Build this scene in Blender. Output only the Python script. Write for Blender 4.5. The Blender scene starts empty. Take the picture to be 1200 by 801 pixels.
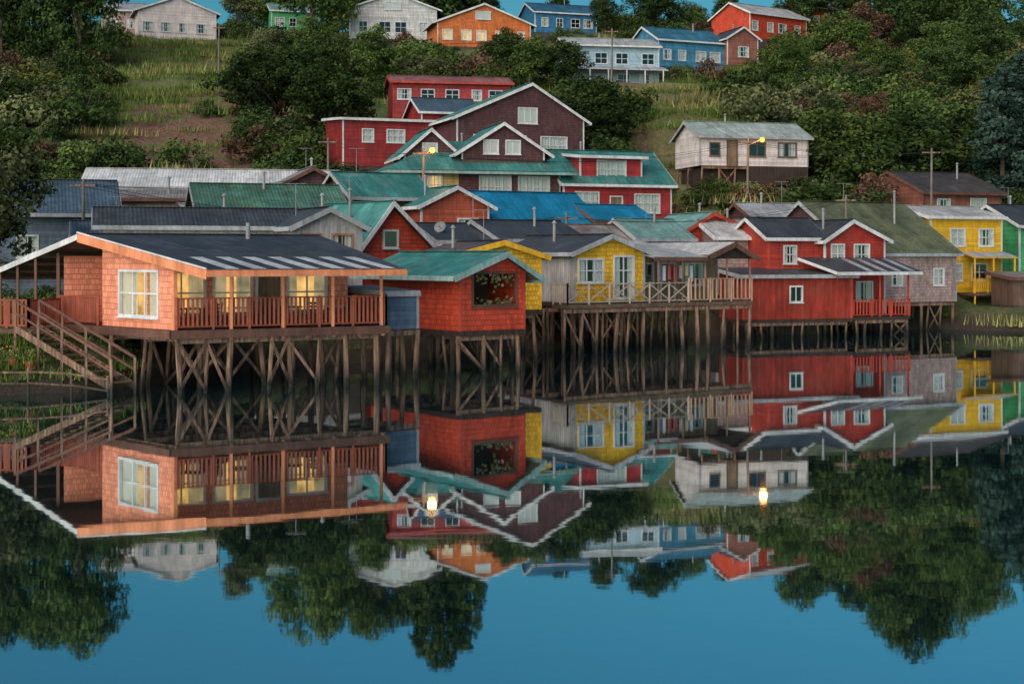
import bpy, math, random
from mathutils import Vector, noise
R = random.Random(11)
V = Vector
scene = bpy.context.scene
COL = scene.collection

# ------------------------------------------------------------------ node helpers
def newmat(name):
    m = bpy.data.materials.new(name); m.use_nodes = True
    nt = m.node_tree; nt.nodes.clear()
    out = nt.nodes.new('ShaderNodeOutputMaterial')
    return m, nt, out
class N:
    def __init__(s, nt): s.nt = nt
    def n(s, t, **k):
        x = s.nt.nodes.new(t)
        for a, b in k.items(): setattr(x, a, b)
        return x
    def link(s, a, b): s.nt.links.new(a, b)
    def setin(s, sock, v):
        if isinstance(v, bpy.types.NodeSocket): s.link(v, sock)
        else: sock.default_value = v
    def math(s, op, a, b=0.0, clamp=False):
        x = s.n('ShaderNodeMath', operation=op, use_clamp=clamp)
        s.setin(x.inputs[0], a); s.setin(x.inputs[1], b); return x.outputs[0]
    def mix(s, f, a, b, mode='MIX'):
        x = s.n('ShaderNodeMix', data_type='RGBA', blend_type=mode)
        s.setin(x.inputs[0], f); s.setin(x.inputs[6], a); s.setin(x.inputs[7], b); return x.outputs[2]
    def mapr(s, v, a, b, c, d):
        x = s.n('ShaderNodeMapRange'); s.setin(x.inputs[0], v)
        for i, q in enumerate((a, b, c, d)): x.inputs[i+1].default_value = q
        return x.outputs[0]
    def noise(s, vec, scale, detail=4, rough=.6):
        x = s.n('ShaderNodeTexNoise'); s.link(vec, x.inputs['Vector'])
        x.inputs['Scale'].default_value = scale; x.inputs['Detail'].default_value = detail
        x.inputs['Roughness'].default_value = rough; return x.outputs[0]
    def scalev(s, vec, sc):
        x = s.n('ShaderNodeMapping'); s.link(vec, x.inputs[0]); x.inputs['Scale'].default_value = sc; return x.outputs[0]
    def bump(s, h, st, dist):
        x = s.n('ShaderNodeBump'); s.link(h, x.inputs['Height'])
        x.inputs['Strength'].default_value = st; x.inputs['Distance'].default_value = dist; return x.outputs[0]
def c4(c, k=1.0): return (c[0]*k, c[1]*k, c[2]*k, 1)

CACHE = {}
def surf(kind, c, size=.18, rough=.6, dirt=.35, c2=None, c2amt=.0):
    """kind: clap (horizontal boards), vert (vertical boards), shingle, corr (corrugated sheet), plain"""
    key = (kind, tuple(c), size, rough, dirt, c2, c2amt)
    if key in CACHE: return CACHE[key]
    m, nt, out = newmat(kind + '_finish'); g = N(nt)
    tc = g.n('ShaderNodeTexCoord'); uv = tc.outputs['UV']
    geo = g.n('ShaderNodeNewGeometry'); pos = geo.outputs['Position']
    sep = g.n('ShaderNodeSeparateXYZ'); g.link(uv, sep.inputs[0])
    U, W = sep.outputs[0], sep.outputs[1]
    bs = g.n('ShaderNodeBsdfPrincipled'); bs.inputs['Roughness'].default_value = rough
    bs.inputs['Specular IOR Level'].default_value = .3
    n1 = g.noise(pos, .9, 4, .65)
    dd = g.mapr(n1, .3, .7, 1-dirt, 1.12)
    n2 = g.noise(g.scalev(pos, (5, 5, .7)), 1.0, 3, .65)
    dd = g.math('MULTIPLY', dd, g.mapr(n2, .3, .72, 1-dirt, 1.1))
    col = c4(c)
    if c2 is not None:
        f = g.mapr(g.noise(pos, 1.1, 6, .72), .48, .66, 0, 1)
        f = g.math('MULTIPLY', f, c2amt, True)
        col = g.mix(f, c4(c), c4(c2))
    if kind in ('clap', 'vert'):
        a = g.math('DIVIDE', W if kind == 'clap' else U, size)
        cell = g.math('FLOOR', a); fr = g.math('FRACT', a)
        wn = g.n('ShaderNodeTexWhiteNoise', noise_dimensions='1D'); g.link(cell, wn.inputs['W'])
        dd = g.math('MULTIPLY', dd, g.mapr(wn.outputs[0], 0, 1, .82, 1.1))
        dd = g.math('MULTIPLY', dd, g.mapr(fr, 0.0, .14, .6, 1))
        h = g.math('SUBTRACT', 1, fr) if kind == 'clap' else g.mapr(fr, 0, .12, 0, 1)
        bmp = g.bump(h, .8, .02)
    elif kind == 'shingle':
        b = g.n('ShaderNodeTexBrick'); g.link(uv, b.inputs['Vector'])
        b.inputs['Scale'].default_value = 1; b.inputs['Brick Width'].default_value = size*.75
        b.inputs['Row Height'].default_value = size; b.inputs['Mortar Size'].default_value = .009
        b.inputs['Color1'].default_value = (1.1, 1.1, 1.1, 1); b.inputs['Color2'].default_value = (.76, .76, .76, 1)
        b.inputs['Mortar'].default_value = (.5, .5, .5, 1)
        dd = g.math('MULTIPLY', dd, b.outputs[0])
        fr = g.math('FRACT', g.math('DIVIDE', W, size))
        dd = g.math('MULTIPLY', dd, g.mapr(fr, 0, .15, .72, 1))
        bmp = g.bump(g.math('SUBTRACT', g.math('SUBTRACT', 1, fr), b.outputs[1]), .6, .02)
    elif kind == 'corr':
        sn = g.math('SINE', g.math('MULTIPLY', U, 2*math.pi/size))
        cv = g.n('ShaderNodeCombineXYZ')
        g.link(g.math('FLOOR', g.math('DIVIDE', U, .85)), cv.inputs[0]); g.link(g.math('FLOOR', g.math('DIVIDE', W, 2.3)), cv.inputs[1])
        wn = g.n('ShaderNodeTexWhiteNoise', noise_dimensions='2D'); g.link(cv.outputs[0], wn.inputs['Vector'])
        dd = g.math('MULTIPLY', dd, g.mapr(wn.outputs[0], 0, 1, .78, 1.14))
        st = g.noise(g.scalev(uv, (4, .5, 1)), 1.0, 3, .6)
        dd = g.math('MULTIPLY', dd, g.mapr(st, .3, .7, .7, 1.15))
        dd = g.math('MULTIPLY', dd, g.mapr(sn, -1, 1, .92, 1.03))
        seam = g.math('FRACT', g.math('DIVIDE', W, 2.3))
        dd = g.math('MULTIPLY', dd, g.mapr(seam, 0, .03, .65, 1))
        bmp = g.bump(sn, .4, .02)
    else:
        bmp = g.bump(n2, .3, .01)
    vm = g.n('ShaderNodeVectorMath', operation='SCALE')
    g.setin(vm.inputs[0], col[:3] if isinstance(col, tuple) else col); g.link(dd, vm.inputs['Scale'])
    g.link(vm.outputs[0], bs.inputs['Base Color']); g.link(bmp, bs.inputs['Normal'])
    g.link(bs.outputs[0], out.inputs[0]); CACHE[key] = m
    return m

def emis(name, c, st):
    m, nt, out = newmat(name); g = N(nt)
    e = g.n('ShaderNodeEmission'); e.inputs[0].default_value = c4(c); e.inputs[1].default_value = st
    g.link(e.outputs[0], out.inputs[0]); return m
def glassmat():
    m, nt, out = newmat('window_glass'); g = N(nt)
    t = g.n('ShaderNodeBsdfTransparent'); t.inputs[0].default_value = (.85, .88, .88, 1)
    gl = g.n('ShaderNodeBsdfGlossy'); gl.inputs['Roughness'].default_value = .03; gl.inputs[0].default_value = (.9, .95, 1, 1)
    lw = g.n('ShaderNodeLayerWeight'); lw.inputs[0].default_value = .4
    f = g.mapr(lw.outputs['Facing'], 0, 1, .08, .8)
    mx = g.n('ShaderNodeMixShader'); g.link(f, mx.inputs[0]); g.link(t.outputs[0], mx.inputs[1]); g.link(gl.outputs[0], mx.inputs[2])
    g.link(mx.outputs[0], out.inputs[0]); return m
def clothmat(name, c, em=0, ec=(1, .75, .4)):
    m, nt, out = newmat(name); g = N(nt)
    b = g.n('ShaderNodeBsdfPrincipled'); b.inputs['Base Color'].default_value = c4(c); b.inputs['Roughness'].default_value = .9
    if em:
        geo = g.n('ShaderNodeNewGeometry')
        f = g.mapr(g.noise(geo.outputs['Position'], 1.7, 2), .3, .7, em*.35, em*1.35)
        b.inputs['Emission Color'].default_value = c4(ec); g.link(f, b.inputs['Emission Strength'])
    g.link(b.outputs[0], out.inputs[0]); return m
def woodpost():
    m, nt, out = newmat('weathered_piling_wood'); g = N(nt)
    geo = g.n('ShaderNodeNewGeometry'); pos = geo.outputs['Position']
    sp = g.n('ShaderNodeSeparateXYZ'); g.link(pos, sp.inputs[0])
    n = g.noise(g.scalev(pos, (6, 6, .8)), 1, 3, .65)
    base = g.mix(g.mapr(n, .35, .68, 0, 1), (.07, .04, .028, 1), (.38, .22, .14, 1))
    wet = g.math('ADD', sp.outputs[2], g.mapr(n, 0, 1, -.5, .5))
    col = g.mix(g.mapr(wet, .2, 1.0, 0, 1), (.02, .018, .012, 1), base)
    b = g.n('ShaderNodeBsdfPrincipled'); g.link(col, b.inputs['Base Color']); b.inputs['Roughness'].default_value = .75
    g.link(b.outputs[0], out.inputs[0]); return m

GLASS = glassmat(); CURT = clothmat('curtain_cloth', (.8, .77, .72)); LITC = clothmat('lamplit_curtain', (.7, .55, .3), .85, (1, .6, .19)); LITS = clothmat('lamplit_sheer', (.8, .74, .6), .3, (1, .72, .35))
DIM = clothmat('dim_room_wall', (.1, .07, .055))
POST = woodpost()
WHITE = surf('plain', (.72, .71, .7), rough=.5, dirt=.25)
WOOD = surf('vert', (.2, .13, .085), .14, .8); DARKW = surf('vert', (.07, .045, .035), .15, .8)
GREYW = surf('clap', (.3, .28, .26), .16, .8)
CONC = surf('plain', (.12, .1, .085), rough=.9)
SOFFIT = surf('plain', (.16, .11, .08), rough=.8)
DOORM = surf('vert', (.3, .2, .12), .2, .5)
METAL = surf('plain', (.35, .35, .35), rough=.45)
def rf(c, size=.2, rough=.5, dirt=.35, c2=None, a=0.): return surf('corr', c, size, rough, dirt, c2, a)
TEAL = rf((.055, .27, .245), dirt=.3, c2=(.22, .27, .23), a=.6); DARKR = rf((.065, .072, .085), dirt=.28, c2=(.11, .1, .09), a=.6); BLUE = rf((.015, .25, .45), dirt=.3); LTEAL = rf((.22, .42, .38), c2=(.3, .26, .2), a=.4)
GREYR = rf((.48, .5, .52), c2=(.3, .24, .2), a=.35); WHITER = rf((.66, .66, .65), c2=(.35, .25, .17), a=.4); MOSS = rf((.2, .22, .12), dirt=.4, c2=(.11, .13, .045), a=.9); GREENR = rf((.09, .22, .16), c2=(.14, .14, .08), a=.6)
BLUEGR = rf((.09, .14, .19)); RUSTR = rf((.36, .33, .31), c2=(.24, .11, .06), a=.8)
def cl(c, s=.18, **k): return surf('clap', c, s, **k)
def sh(c, s=.2, **k): return surf('shingle', c, s, **k)
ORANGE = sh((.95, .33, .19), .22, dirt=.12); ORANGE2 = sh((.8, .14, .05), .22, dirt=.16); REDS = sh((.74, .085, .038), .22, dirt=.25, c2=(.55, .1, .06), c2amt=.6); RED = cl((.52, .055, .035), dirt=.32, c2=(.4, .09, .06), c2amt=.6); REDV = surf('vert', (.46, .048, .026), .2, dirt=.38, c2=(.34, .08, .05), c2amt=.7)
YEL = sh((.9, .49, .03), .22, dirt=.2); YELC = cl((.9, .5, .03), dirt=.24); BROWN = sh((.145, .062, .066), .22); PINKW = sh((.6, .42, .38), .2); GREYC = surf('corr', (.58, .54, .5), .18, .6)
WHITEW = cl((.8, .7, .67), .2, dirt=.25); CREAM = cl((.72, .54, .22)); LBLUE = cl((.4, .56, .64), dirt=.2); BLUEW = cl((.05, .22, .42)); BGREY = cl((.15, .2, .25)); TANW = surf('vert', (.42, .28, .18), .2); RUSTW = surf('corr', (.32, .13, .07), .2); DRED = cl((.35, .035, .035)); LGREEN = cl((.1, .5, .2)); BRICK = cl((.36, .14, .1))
TR_RED = surf('plain', (.55, .08, .045)); TR_BR = surf('plain', (.18, .085, .06)); TR_YEL = surf('plain', (.9, .48, .03)); TR_OR = surf('plain', (.9, .32, .15)); TR_TEAL = surf('plain', (.3, .46, .43)); TR_GREY = surf('plain', (.45, .46, .47)); TR_BLUE = surf('plain', (.03, .25, .42))

# ------------------------------------------------------------------ mesh builder
class MB:
    def __init__(s): s.v = []; s.f = []; s.uv = []; s.m = []; s.mats = []
    def mi(s, mat):
        if mat not in s.mats: s.mats.append(mat)
        return s.mats.index(mat)
    def poly(s, pts, mat, uvs=None):
        pts = [V(p) for p in pts]
        n = len(s.v); s.v += [tuple(p) for p in pts]; s.f.append(tuple(range(n, n+len(pts))))
        if uvs is None:
            e = (pts[1]-pts[0]); e = e.normalized() if e.length > 1e-6 else V((1, 0, 0))
            nn = e.cross(pts[-1]-pts[0]); nn = nn.normalized() if nn.length > 1e-9 else V((0, 0, 1))
            f = nn.cross(e); uvs = [((p-pts[0]).dot(e), (p-pts[0]).dot(f)) for p in pts]
        s.uv += list(uvs); s.m.append(s.mi(mat))
    def box(s, o, a, b, c, mat):
        o, a, b, c = V(o), V(a), V(b), V(c)
        P = lambda i, j, k: o+a*i+b*j+c*k
        for q in (((0,0,0),(1,0,0),(1,1,0),(0,1,0)), ((0,0,1),(1,0,1),(1,1,1),(0,1,1)), ((0,0,0),(1,0,0),(1,0,1),(0,0,1)),
                  ((0,1,0),(1,1,0),(1,1,1),(0,1,1)), ((0,0,0),(0,1,0),(0,1,1),(0,0,1)), ((1,0,0),(1,1,0),(1,1,1),(1,0,1))):
            s.poly([P(*t) for t in q], mat)
    def bar(s, p, q, w, h, mat, up=V((0, 0, 1))):
        p, q = V(p), V(q); d = q-p
        if d.length < 1e-5: return
        sd = d.cross(up)
        if sd.length < 1e-4: sd = d.cross(V((1, 0, 0)))
        sd.normalize(); u2 = sd.cross(d).normalized()
        s.box(p-sd*w/2-u2*h/2, d, sd*w, u2*h, mat)
    def cyl(s, p, q, r0, r1, mat, n=8, cap=True):
        p, q = V(p), V(q); d = (q-p).normalized()
        a = d.cross(V((0, 0, 1)))
        if a.length < .05: a = V((1, 0, 0))
        a.normalize(); b = d.cross(a)
        ring = lambda c, r: [c+a*r*math.cos(2*math.pi*i/n)+b*r*math.sin(2*math.pi*i/n) for i in range(n)]
        A, B = ring(p, r0), ring(q, r1)
        for i in range(n): s.poly([A[i], A[(i+1) % n], B[(i+1) % n], B[i]], mat)
        if cap: s.poly(B, mat); s.poly(A, mat)
    def obj(s, name, parent=None, smooth=False):
        if not s.f: return None
        me = bpy.data.meshes.new(name); me.from_pydata(s.v, [], s.f)
        ul = me.uv_layers.new(name='UVMap')
        flat = [x for t in s.uv for x in t]; ul.data.foreach_set('uv', flat)
        for m in s.mats: me.materials.append(m)
        me.polygons.foreach_set('material_index', s.m)
        if smooth: me.polygons.foreach_set('use_smooth', [True]*len(s.f))
        o = bpy.data.objects.new(name, me); COL.objects.link(o)
        if parent: o.parent = parent
        return o
def empty(name):
    e = bpy.data.objects.new(name, None); e.empty_display_size = .3; COL.objects.link(e); return e

# ------------------------------------------------------------------ terrain
HOUSES = []
def interp(tab, x):
    if x <= tab[0][0]: return tab[0][1]
    for (a, b), (c, d) in zip(tab, tab[1:]):
        if x <= c: return b+(d-b)*(x-a)/(c-a)
    return tab[-1][1]
SHORE = [(-200, 40), (-40, 48), (-20, 50.3), (-15.5, 52.5), (-12, 61), (0, 75), (12, 88), (20, 96), (29, 98), (32, 95), (36, 93), (45, 91), (120, 80)]
PROF = [(0, 1.6), (60, 2.1), (75, 2.7), (80, 3), (90, 4.4), (100, 6.3), (105, 7.7), (110, 8.8), (120, 11), (130, 14.3), (140, 18), (150, 21), (170, 25.3), (185, 29.3), (200, 34), (220, 38.8), (240, 42), (260, 43.5), (420, 46), (3000, 30)]
def ground(x, y):
    t = y-interp(SHORE, x)
    p = interp(PROF, y)
    z = min(p, .42*t-.05)
    z = max(z, -2.5)
    if t > 0:
        k = min(1, t/10)
        z += k*.25*noise.noise(V((x*.25, y*.25, 0)))
        if y > 105:
            kk = min(1, (y-105)/30); z += kk*(1.5*noise.noise(V((x*.035, y*.05, 3)))+.5*noise.noise(V((x*.13, y*.13, 7))))
        if y < 260 and abs(x) < 130:
            for a, ux, uy, W, D, z0, hh, yf in HOUSES:
                dx, dy = x-a.x, y-a.y
                if abs(dx) > 26 or abs(dy) > 26: continue
                u = dx*ux.x+dy*ux.y; v = dx*uy.x+dy*uy.y
                ou = max(-u, 0, u-W); ov = max(-v, 0, v-D); d = math.hypot(ou, ov)
                if d < 8: z = min(z, z0-.15+max(0, d-1)*(.12 if v < 0 else .45))
    return z
def build_terrain():
    xs = [-900, -600, -400, -280, -200, -160]+[-130+2*i for i in range(61)]+[-9+1.2*i for i in range(37)]+[36+2*i for i in range(48)]+[160, 200, 280, 400, 600, 900]
    ys = [-300, -100, 0, 25, 38]+[44+1.3*i for i in range(166)]+[265, 275, 290, 320, 360, 420, 550, 800, 1300, 2200, 3000]
    vs = [(x, y, ground(x, y)) for y in ys for x in xs]; n = len(xs)
    fs = [(j*n+i, j*n+i+1, (j+1)*n+i+1, (j+1)*n+i) for j in range(len(ys)-1) for i in range(n-1)]
    me = bpy.data.meshes.new('ground'); me.from_pydata(vs, [], fs)
    me.polygons.foreach_set('use_smooth', [True]*len(fs))
    so, st = [], []
    for x, y, z in vs:
        b = x/max(y, 1); nn = noise.noise(V((x*.08, y*.08, 2)))*.5
        e = lambda lo, hi, q, f: max(0, min(1, (q-lo)/f, (hi-q)/f))
        pth = 1.6*max(0, 1-abs(x-(11.3+.07*(y-124)+.7*math.sin(y*.3)))/1.5) if 120 < y < 168 else 0
        so.append(max(0, min(1, e(-.3, -.17, b, .02)*e(106, 162, y, 6)*(1.1+nn)+pth)))
        st.append(max(0, min(1, e(.075, .165, b, .02)*e(122, 178, y, 6)*(.8+nn)+e(-.3, -.17, b, .03)*e(155, 215, y, 8)*(.3+nn))))
    for nm, dat in (('soil', so), ('straw', st)):
        at = me.attributes.new(nm, 'FLOAT', 'POINT'); at.data.foreach_set('value', dat)
    m, nt, out = newmat('hillside_earth_and_grass'); g = N(nt)
    geo = g.n('ShaderNodeNewGeometry'); pos = geo.outputs['Position']
    sp = g.n('ShaderNodeSeparateXYZ'); g.link(pos, sp.inputs[0])
    A1 = g.n('ShaderNodeAttribute'); A1.attribute_name = 'soil'; A2 = g.n('ShaderNodeAttribute'); A2.attribute_name = 'straw'
    nB = g.noise(pos, .5, 6, .7); nC = g.noise(pos, 3.0, 5, .75)
    grass = g.mix(g.mapr(nC, .3, .7, 0, 1), (.035, .065, .017, 1), (.15, .2, .055, 1))
    dry = g.mix(g.mapr(nC, .3, .7, 0, 1), (.15, .125, .05, 1), (.4, .31, .15, 1))
    soil = g.mix(g.mapr(nC, .35, .7, 0, 1), (.09, .042, .028, 1), (.34, .18, .12, 1))
    f1 = g.math('ADD', g.mapr(nB, .48, .62, 0, .45), g.math('MULTIPLY', A2.outputs['Fac'], .7), True)
    c = g.mix(f1, grass, dry)
    f2 = g.math('MULTIPLY', A1.outputs['Fac'], g.mapr(nB, .38, .5, 0, 1), True)
    c = g.mix(f2, c, soil)
    c = g.mix(g.mapr(sp.outputs[2], .5, 1.6, 1, 0), c, (.06, .045, .03, 1))
    b = g.n('ShaderNodeBsdfPrincipled'); g.link(c, b.inputs['Base Color']); b.inputs['Roughness'].default_value = .95
    g.link(g.bump(g.math('ADD', nB, nC), .9, .3), b.inputs['Normal']); g.link(b.outputs[0], out.inputs[0])
    me.materials.append(m); o = bpy.data.objects.new('ground', me); COL.objects.link(o)

def build_water():
    mb = MB(); m, nt, out = newmat('calm_water'); g = N(nt)
    geo = g.n('ShaderNodeNewGeometry'); pos = geo.outputs['Position']
    n1 = g.noise(g.scalev(pos, (.5, 1.0, 1)), 1.2, 2, .5); n2 = g.noise(pos, .08, 2, .5)
    h = g.math('ADD', g.math('MULTIPLY', n1, .25), n2)
    gl = g.n('ShaderNodeBsdfGlossy'); gl.inputs[0].default_value = (.74, .82, .84, 1); gl.inputs['Roughness'].default_value = .022
    g.link(g.bump(h, 1.0, .0038), gl.inputs['Normal'])
    df = g.n('ShaderNodeBsdfDiffuse'); df.inputs[0].default_value = (.01, .04, .05, 1)
    mx = g.n('ShaderNodeMixShader'); mx.inputs[0].default_value = .88
    g.link(df.outputs[0], mx.inputs[1]); g.link(gl.outputs[0], mx.inputs[2]); g.link(mx.outputs[0], out.inputs[0])
    mb.poly([(-900, -300, 0), (900, -300, 0), (900, 140, 0), (-900, 140, 0)], m); mb.obj('water')
build_water()

# ------------------------------------------------------------------ building parts
class Parts:
    def __init__(s): s.w = MB(); s.r = MB(); s.f = MB(); s.g = MB(); s.c = MB(); s.b = MB(); s.x = MB()
    def emit(s, name):
        e = empty(name)
        for mb, n in ((s.w, 'walls'), (s.r, 'roof'), (s.f, 'window_frames'), (s.g, 'window_glass'), (s.c, 'curtains'), (s.b, 'foundation'), (s.x, 'deck_and_stilts')): mb.obj(n, e)
        return e
def window(pt, P, d, n, u, z, w, h, nx, ny, mode, frame, proud=False):
    Z = V((0, 0, 1)); q = P+d*(u-w/2)+Z*z
    off = .05 if proud else 0
    cw = .1
    for a, b, c in ((q-d*cw-Z*cw, d*(w+2*cw), Z*cw), (q-d*cw+Z*h, d*(w+2*cw), Z*cw), (q-d*cw, d*cw, Z*h), (q+d*w, d*cw, Z*h)):
        pt.f.box(a-n*.02, b, c, n*(.06+off), frame)
    pt.f.box(q-d*.14-Z*(cw+.05)-n*.01, d*(w+.28), Z*.05, n*(.11+off), frame)
    if mode == 'd':
        pt.f.box(q-n*.06, d*w, Z*h, n*.03, DOORM); return
    if mode == 'o': return
    for i in range(1, nx): pt.f.box(q+d*(w*i/nx-.03)-n*(.05-off), d*.06, Z*h, n*.05, frame)
    for j in range(1, ny): pt.f.box(q+Z*(h*j/ny-.03)-n*(.047-off), d*w, Z*.06, n*.045, frame)
    gz = -.03+off
    pt.g.poly([q+n*gz, q+d*w+n*gz, q+d*w+Z*h+n*gz, q+Z*h+n*gz], GLASS)
    if proud:
        pt.c.poly([q+n*.012, q+d*w+n*.012, q+d*w+Z*h+n*.012, q+Z*h+n*.012], CURT if mode != 'n' else DIM); return
    m = LITS if mode == 'l' else CURT
    if mode in ('c', 'l', 'f'):
        spans = [(0, w)] if mode == 'f' else [(0, w*R.uniform(.22, .42)), (w*(1-R.uniform(.22, .42)), w)]
        if mode == 'l': pt.c.poly([q-n*.5-Z*.2-d*.3, q-n*.5+d*(w+.3)-Z*.2, q-n*.5+d*(w+.3)+Z*(h+.2), q-n*.5+Z*(h+.2)-d*.3], LITC)
        for a, b in spans:
            k = max(4, int((b-a)/.09))
            for i in range(k):
                u0, u1 = a+(b-a)*i/k, a+(b-a)*(i+1)/k
                d0, d1 = -.12+.03*math.sin(i*2.1), -.12+.03*math.sin((i+1)*2.1)
                pt.c.poly([q+d*u0+n*d0, q+d*u1+n*d1, q+d*u1+n*d1+Z*h, q+d*u0+n*d0+Z*h], m)
def wall(pt, P, d, n, L, h, wins, mat, frame):
    Z = V((0, 0, 1))
    ws = [w for w in wins if w[1]+w[3] <= h+.01 and w[0]-w[2]/2 > .02 and w[0]+w[2]/2 < L-.02]
    us = sorted({0, L} | {w[0]-w[2]/2 for w in ws} | {w[0]+w[2]/2 for w in ws})
    zs = sorted({0, h} | {w[1] for w in ws} | {min(h, w[1]+w[3]) for w in ws})
    uo = R.uniform(0, 5)
    for a, b in zip(us, us[1:]):
        for c, e in zip(zs, zs[1:]):
            mu, mz = (a+b)/2, (c+e)/2
            if any(abs(mu-w[0]) < w[2]/2 and w[1] < mz < w[1]+w[3] for w in ws): continue
            pt.w.poly([P+d*a+Z*c, P+d*b+Z*c, P+d*b+Z*e, P+d*a+Z*e], mat, [(a+uo, c), (b+uo, c), (b+uo, e), (a+uo, e)])
    for w in ws:  # reveals
        q = P+d*(w[0]-w[2]/2)+Z*w[1]
        for a, b in ((q, d*w[2]), (q+Z*w[3], d*w[2]), (q, Z*w[3]), (q+d*w[2], Z*w[3])): pt.w.poly([a, a+b, a+b-n*.1, a-n*.1], frame)
    for w in wins: window(pt, P, d, n, w[0], w[1], w[2], w[3], w[4], w[5], w[6], frame, proud=w not in ws)
def slab(mb, e0, e1, r1, r0, mat, edge, t=.08):
    e0, e1, r1, r0 = V(e0), V(e1), V(r1), V(r0); T = V((0, 0, t))
    L = (e1-e0).length; S = (r0-e0).length; o = R.uniform(0, 9)
    mb.poly([e0+T, e1+T, r1+T, r0+T], mat, [(o, 0), (o+L, 0), (o+L, S), (o, S)])
    mb.poly([e0, e1, r1, r0], SOFFIT)
    for a, b in ((e0, e1), (e1, r1), (r0, e0)): mb.poly([a, b, b+T, a+T], edge)
def fascia(mb, p, q, mat, h=.2, w=.04):
    mb.bar(V(p)-V((0, 0, h*.3)), V(q)-V((0, 0, h*.3)), w, h, mat)
def stilts(mb, F, u0, u1, v0, v1, ztop, nx, ny, zb=-1.0, r=.1, brace=.6, beams=True):
    pts = {}
    for i in range(nx):
        for j in range(ny):
            u = u0+(u1-u0)*i/max(1, nx-1)+R.uniform(-.25, .25); v = v0+(v1-v0)*j/max(1, ny-1)+R.uniform(-.15, .15)
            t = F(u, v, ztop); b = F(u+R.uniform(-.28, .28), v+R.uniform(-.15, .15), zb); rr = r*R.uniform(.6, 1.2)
            mb.cyl(b, t, rr*1.1, rr*.9, POST, 7, False); pts[i, j] = (t, b)
    if beams:
        for j in range(ny): mb.bar(pts[0, j][0]-V((0, 0, .1)), pts[nx-1, j][0]-V((0, 0, .1)), .1, .2, POST)
    for j in range(min(ny, 3)):
        for i in range(nx-1):
            if R.random() < brace:
                (t0, b0), (t1, b1) = pts[i, j], pts[i+1, j]
                o = V((0, -.12, 0))
                lo = R.uniform(.45, .72)
                a = t0.lerp(b0, .06); c = t1.lerp(b1, lo); e = t0.lerp(b0, lo); f = t1.lerp(b1, .06)
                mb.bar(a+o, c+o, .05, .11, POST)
                if R.random() < .5: mb.bar(e+o*1.5, f+o*1.5, .05, .11, POST)
def railing(mb, P, Q, h, mat, sp=.16, style='v', t=.035):
    P, Q = V(P), V(Q); d = Q-P; L = d.length; d = d.normalized(); Z = V((0, 0, 1))
    mb.bar(P+Z*h, Q+Z*h, .09, .05, mat); mb.bar(P+Z*.12, Q+Z*.12, .05, .06, mat)
    k = max(2, int(L/1.6)+1)
    for i in range(k+1): mb.bar(P+d*L*i/k, P+d*L*i/k+Z*(h+.05), .09, .09, mat)
    if style == 'v':
        n = int(L/sp)
        for i in range(n): mb.bar(P+d*(i+.5)*L/n+Z*.12, P+d*(i+.5)*L/n+Z*h, t, t*1.8, mat)
    else:
        for i in range(k):
            a, b = P+d*L*i/k, P+d*L*(i+1)/k
            mb.bar(a+Z*.15, b+Z*(h-.04), .04, .07, mat); mb.bar(b+Z*.15+V((0, .05, 0)), a+Z*(h-.04)+V((0, .05, 0)), .04, .07, mat)
def frame_of(p0, p1, back=None):
    a, b = V((p0[0], p0[1], 0)), V((p1[0], p1[1], 0)); ux = (b-a); W = ux.length; ux.normalize()
    uy = V((-ux.y, ux.x, 0)) if back is None else V((back[0], back[1], 0)).normalized()
    return a, ux, uy, W
def autowins(W, h, n=None, z=.95, wh=1.0, ww=1.1, face='F', mode=None, nx=2, ny=2):
    n = n or max(1, int(W/2.7)); r = []
    for i in range(n):
        r.append((face, W*(i+.5)/n+R.uniform(-.35, .35), z, ww*R.choice((.7, 1, 1)), wh, nx, ny, mode or R.choice('ccfn')))
    return r
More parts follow.
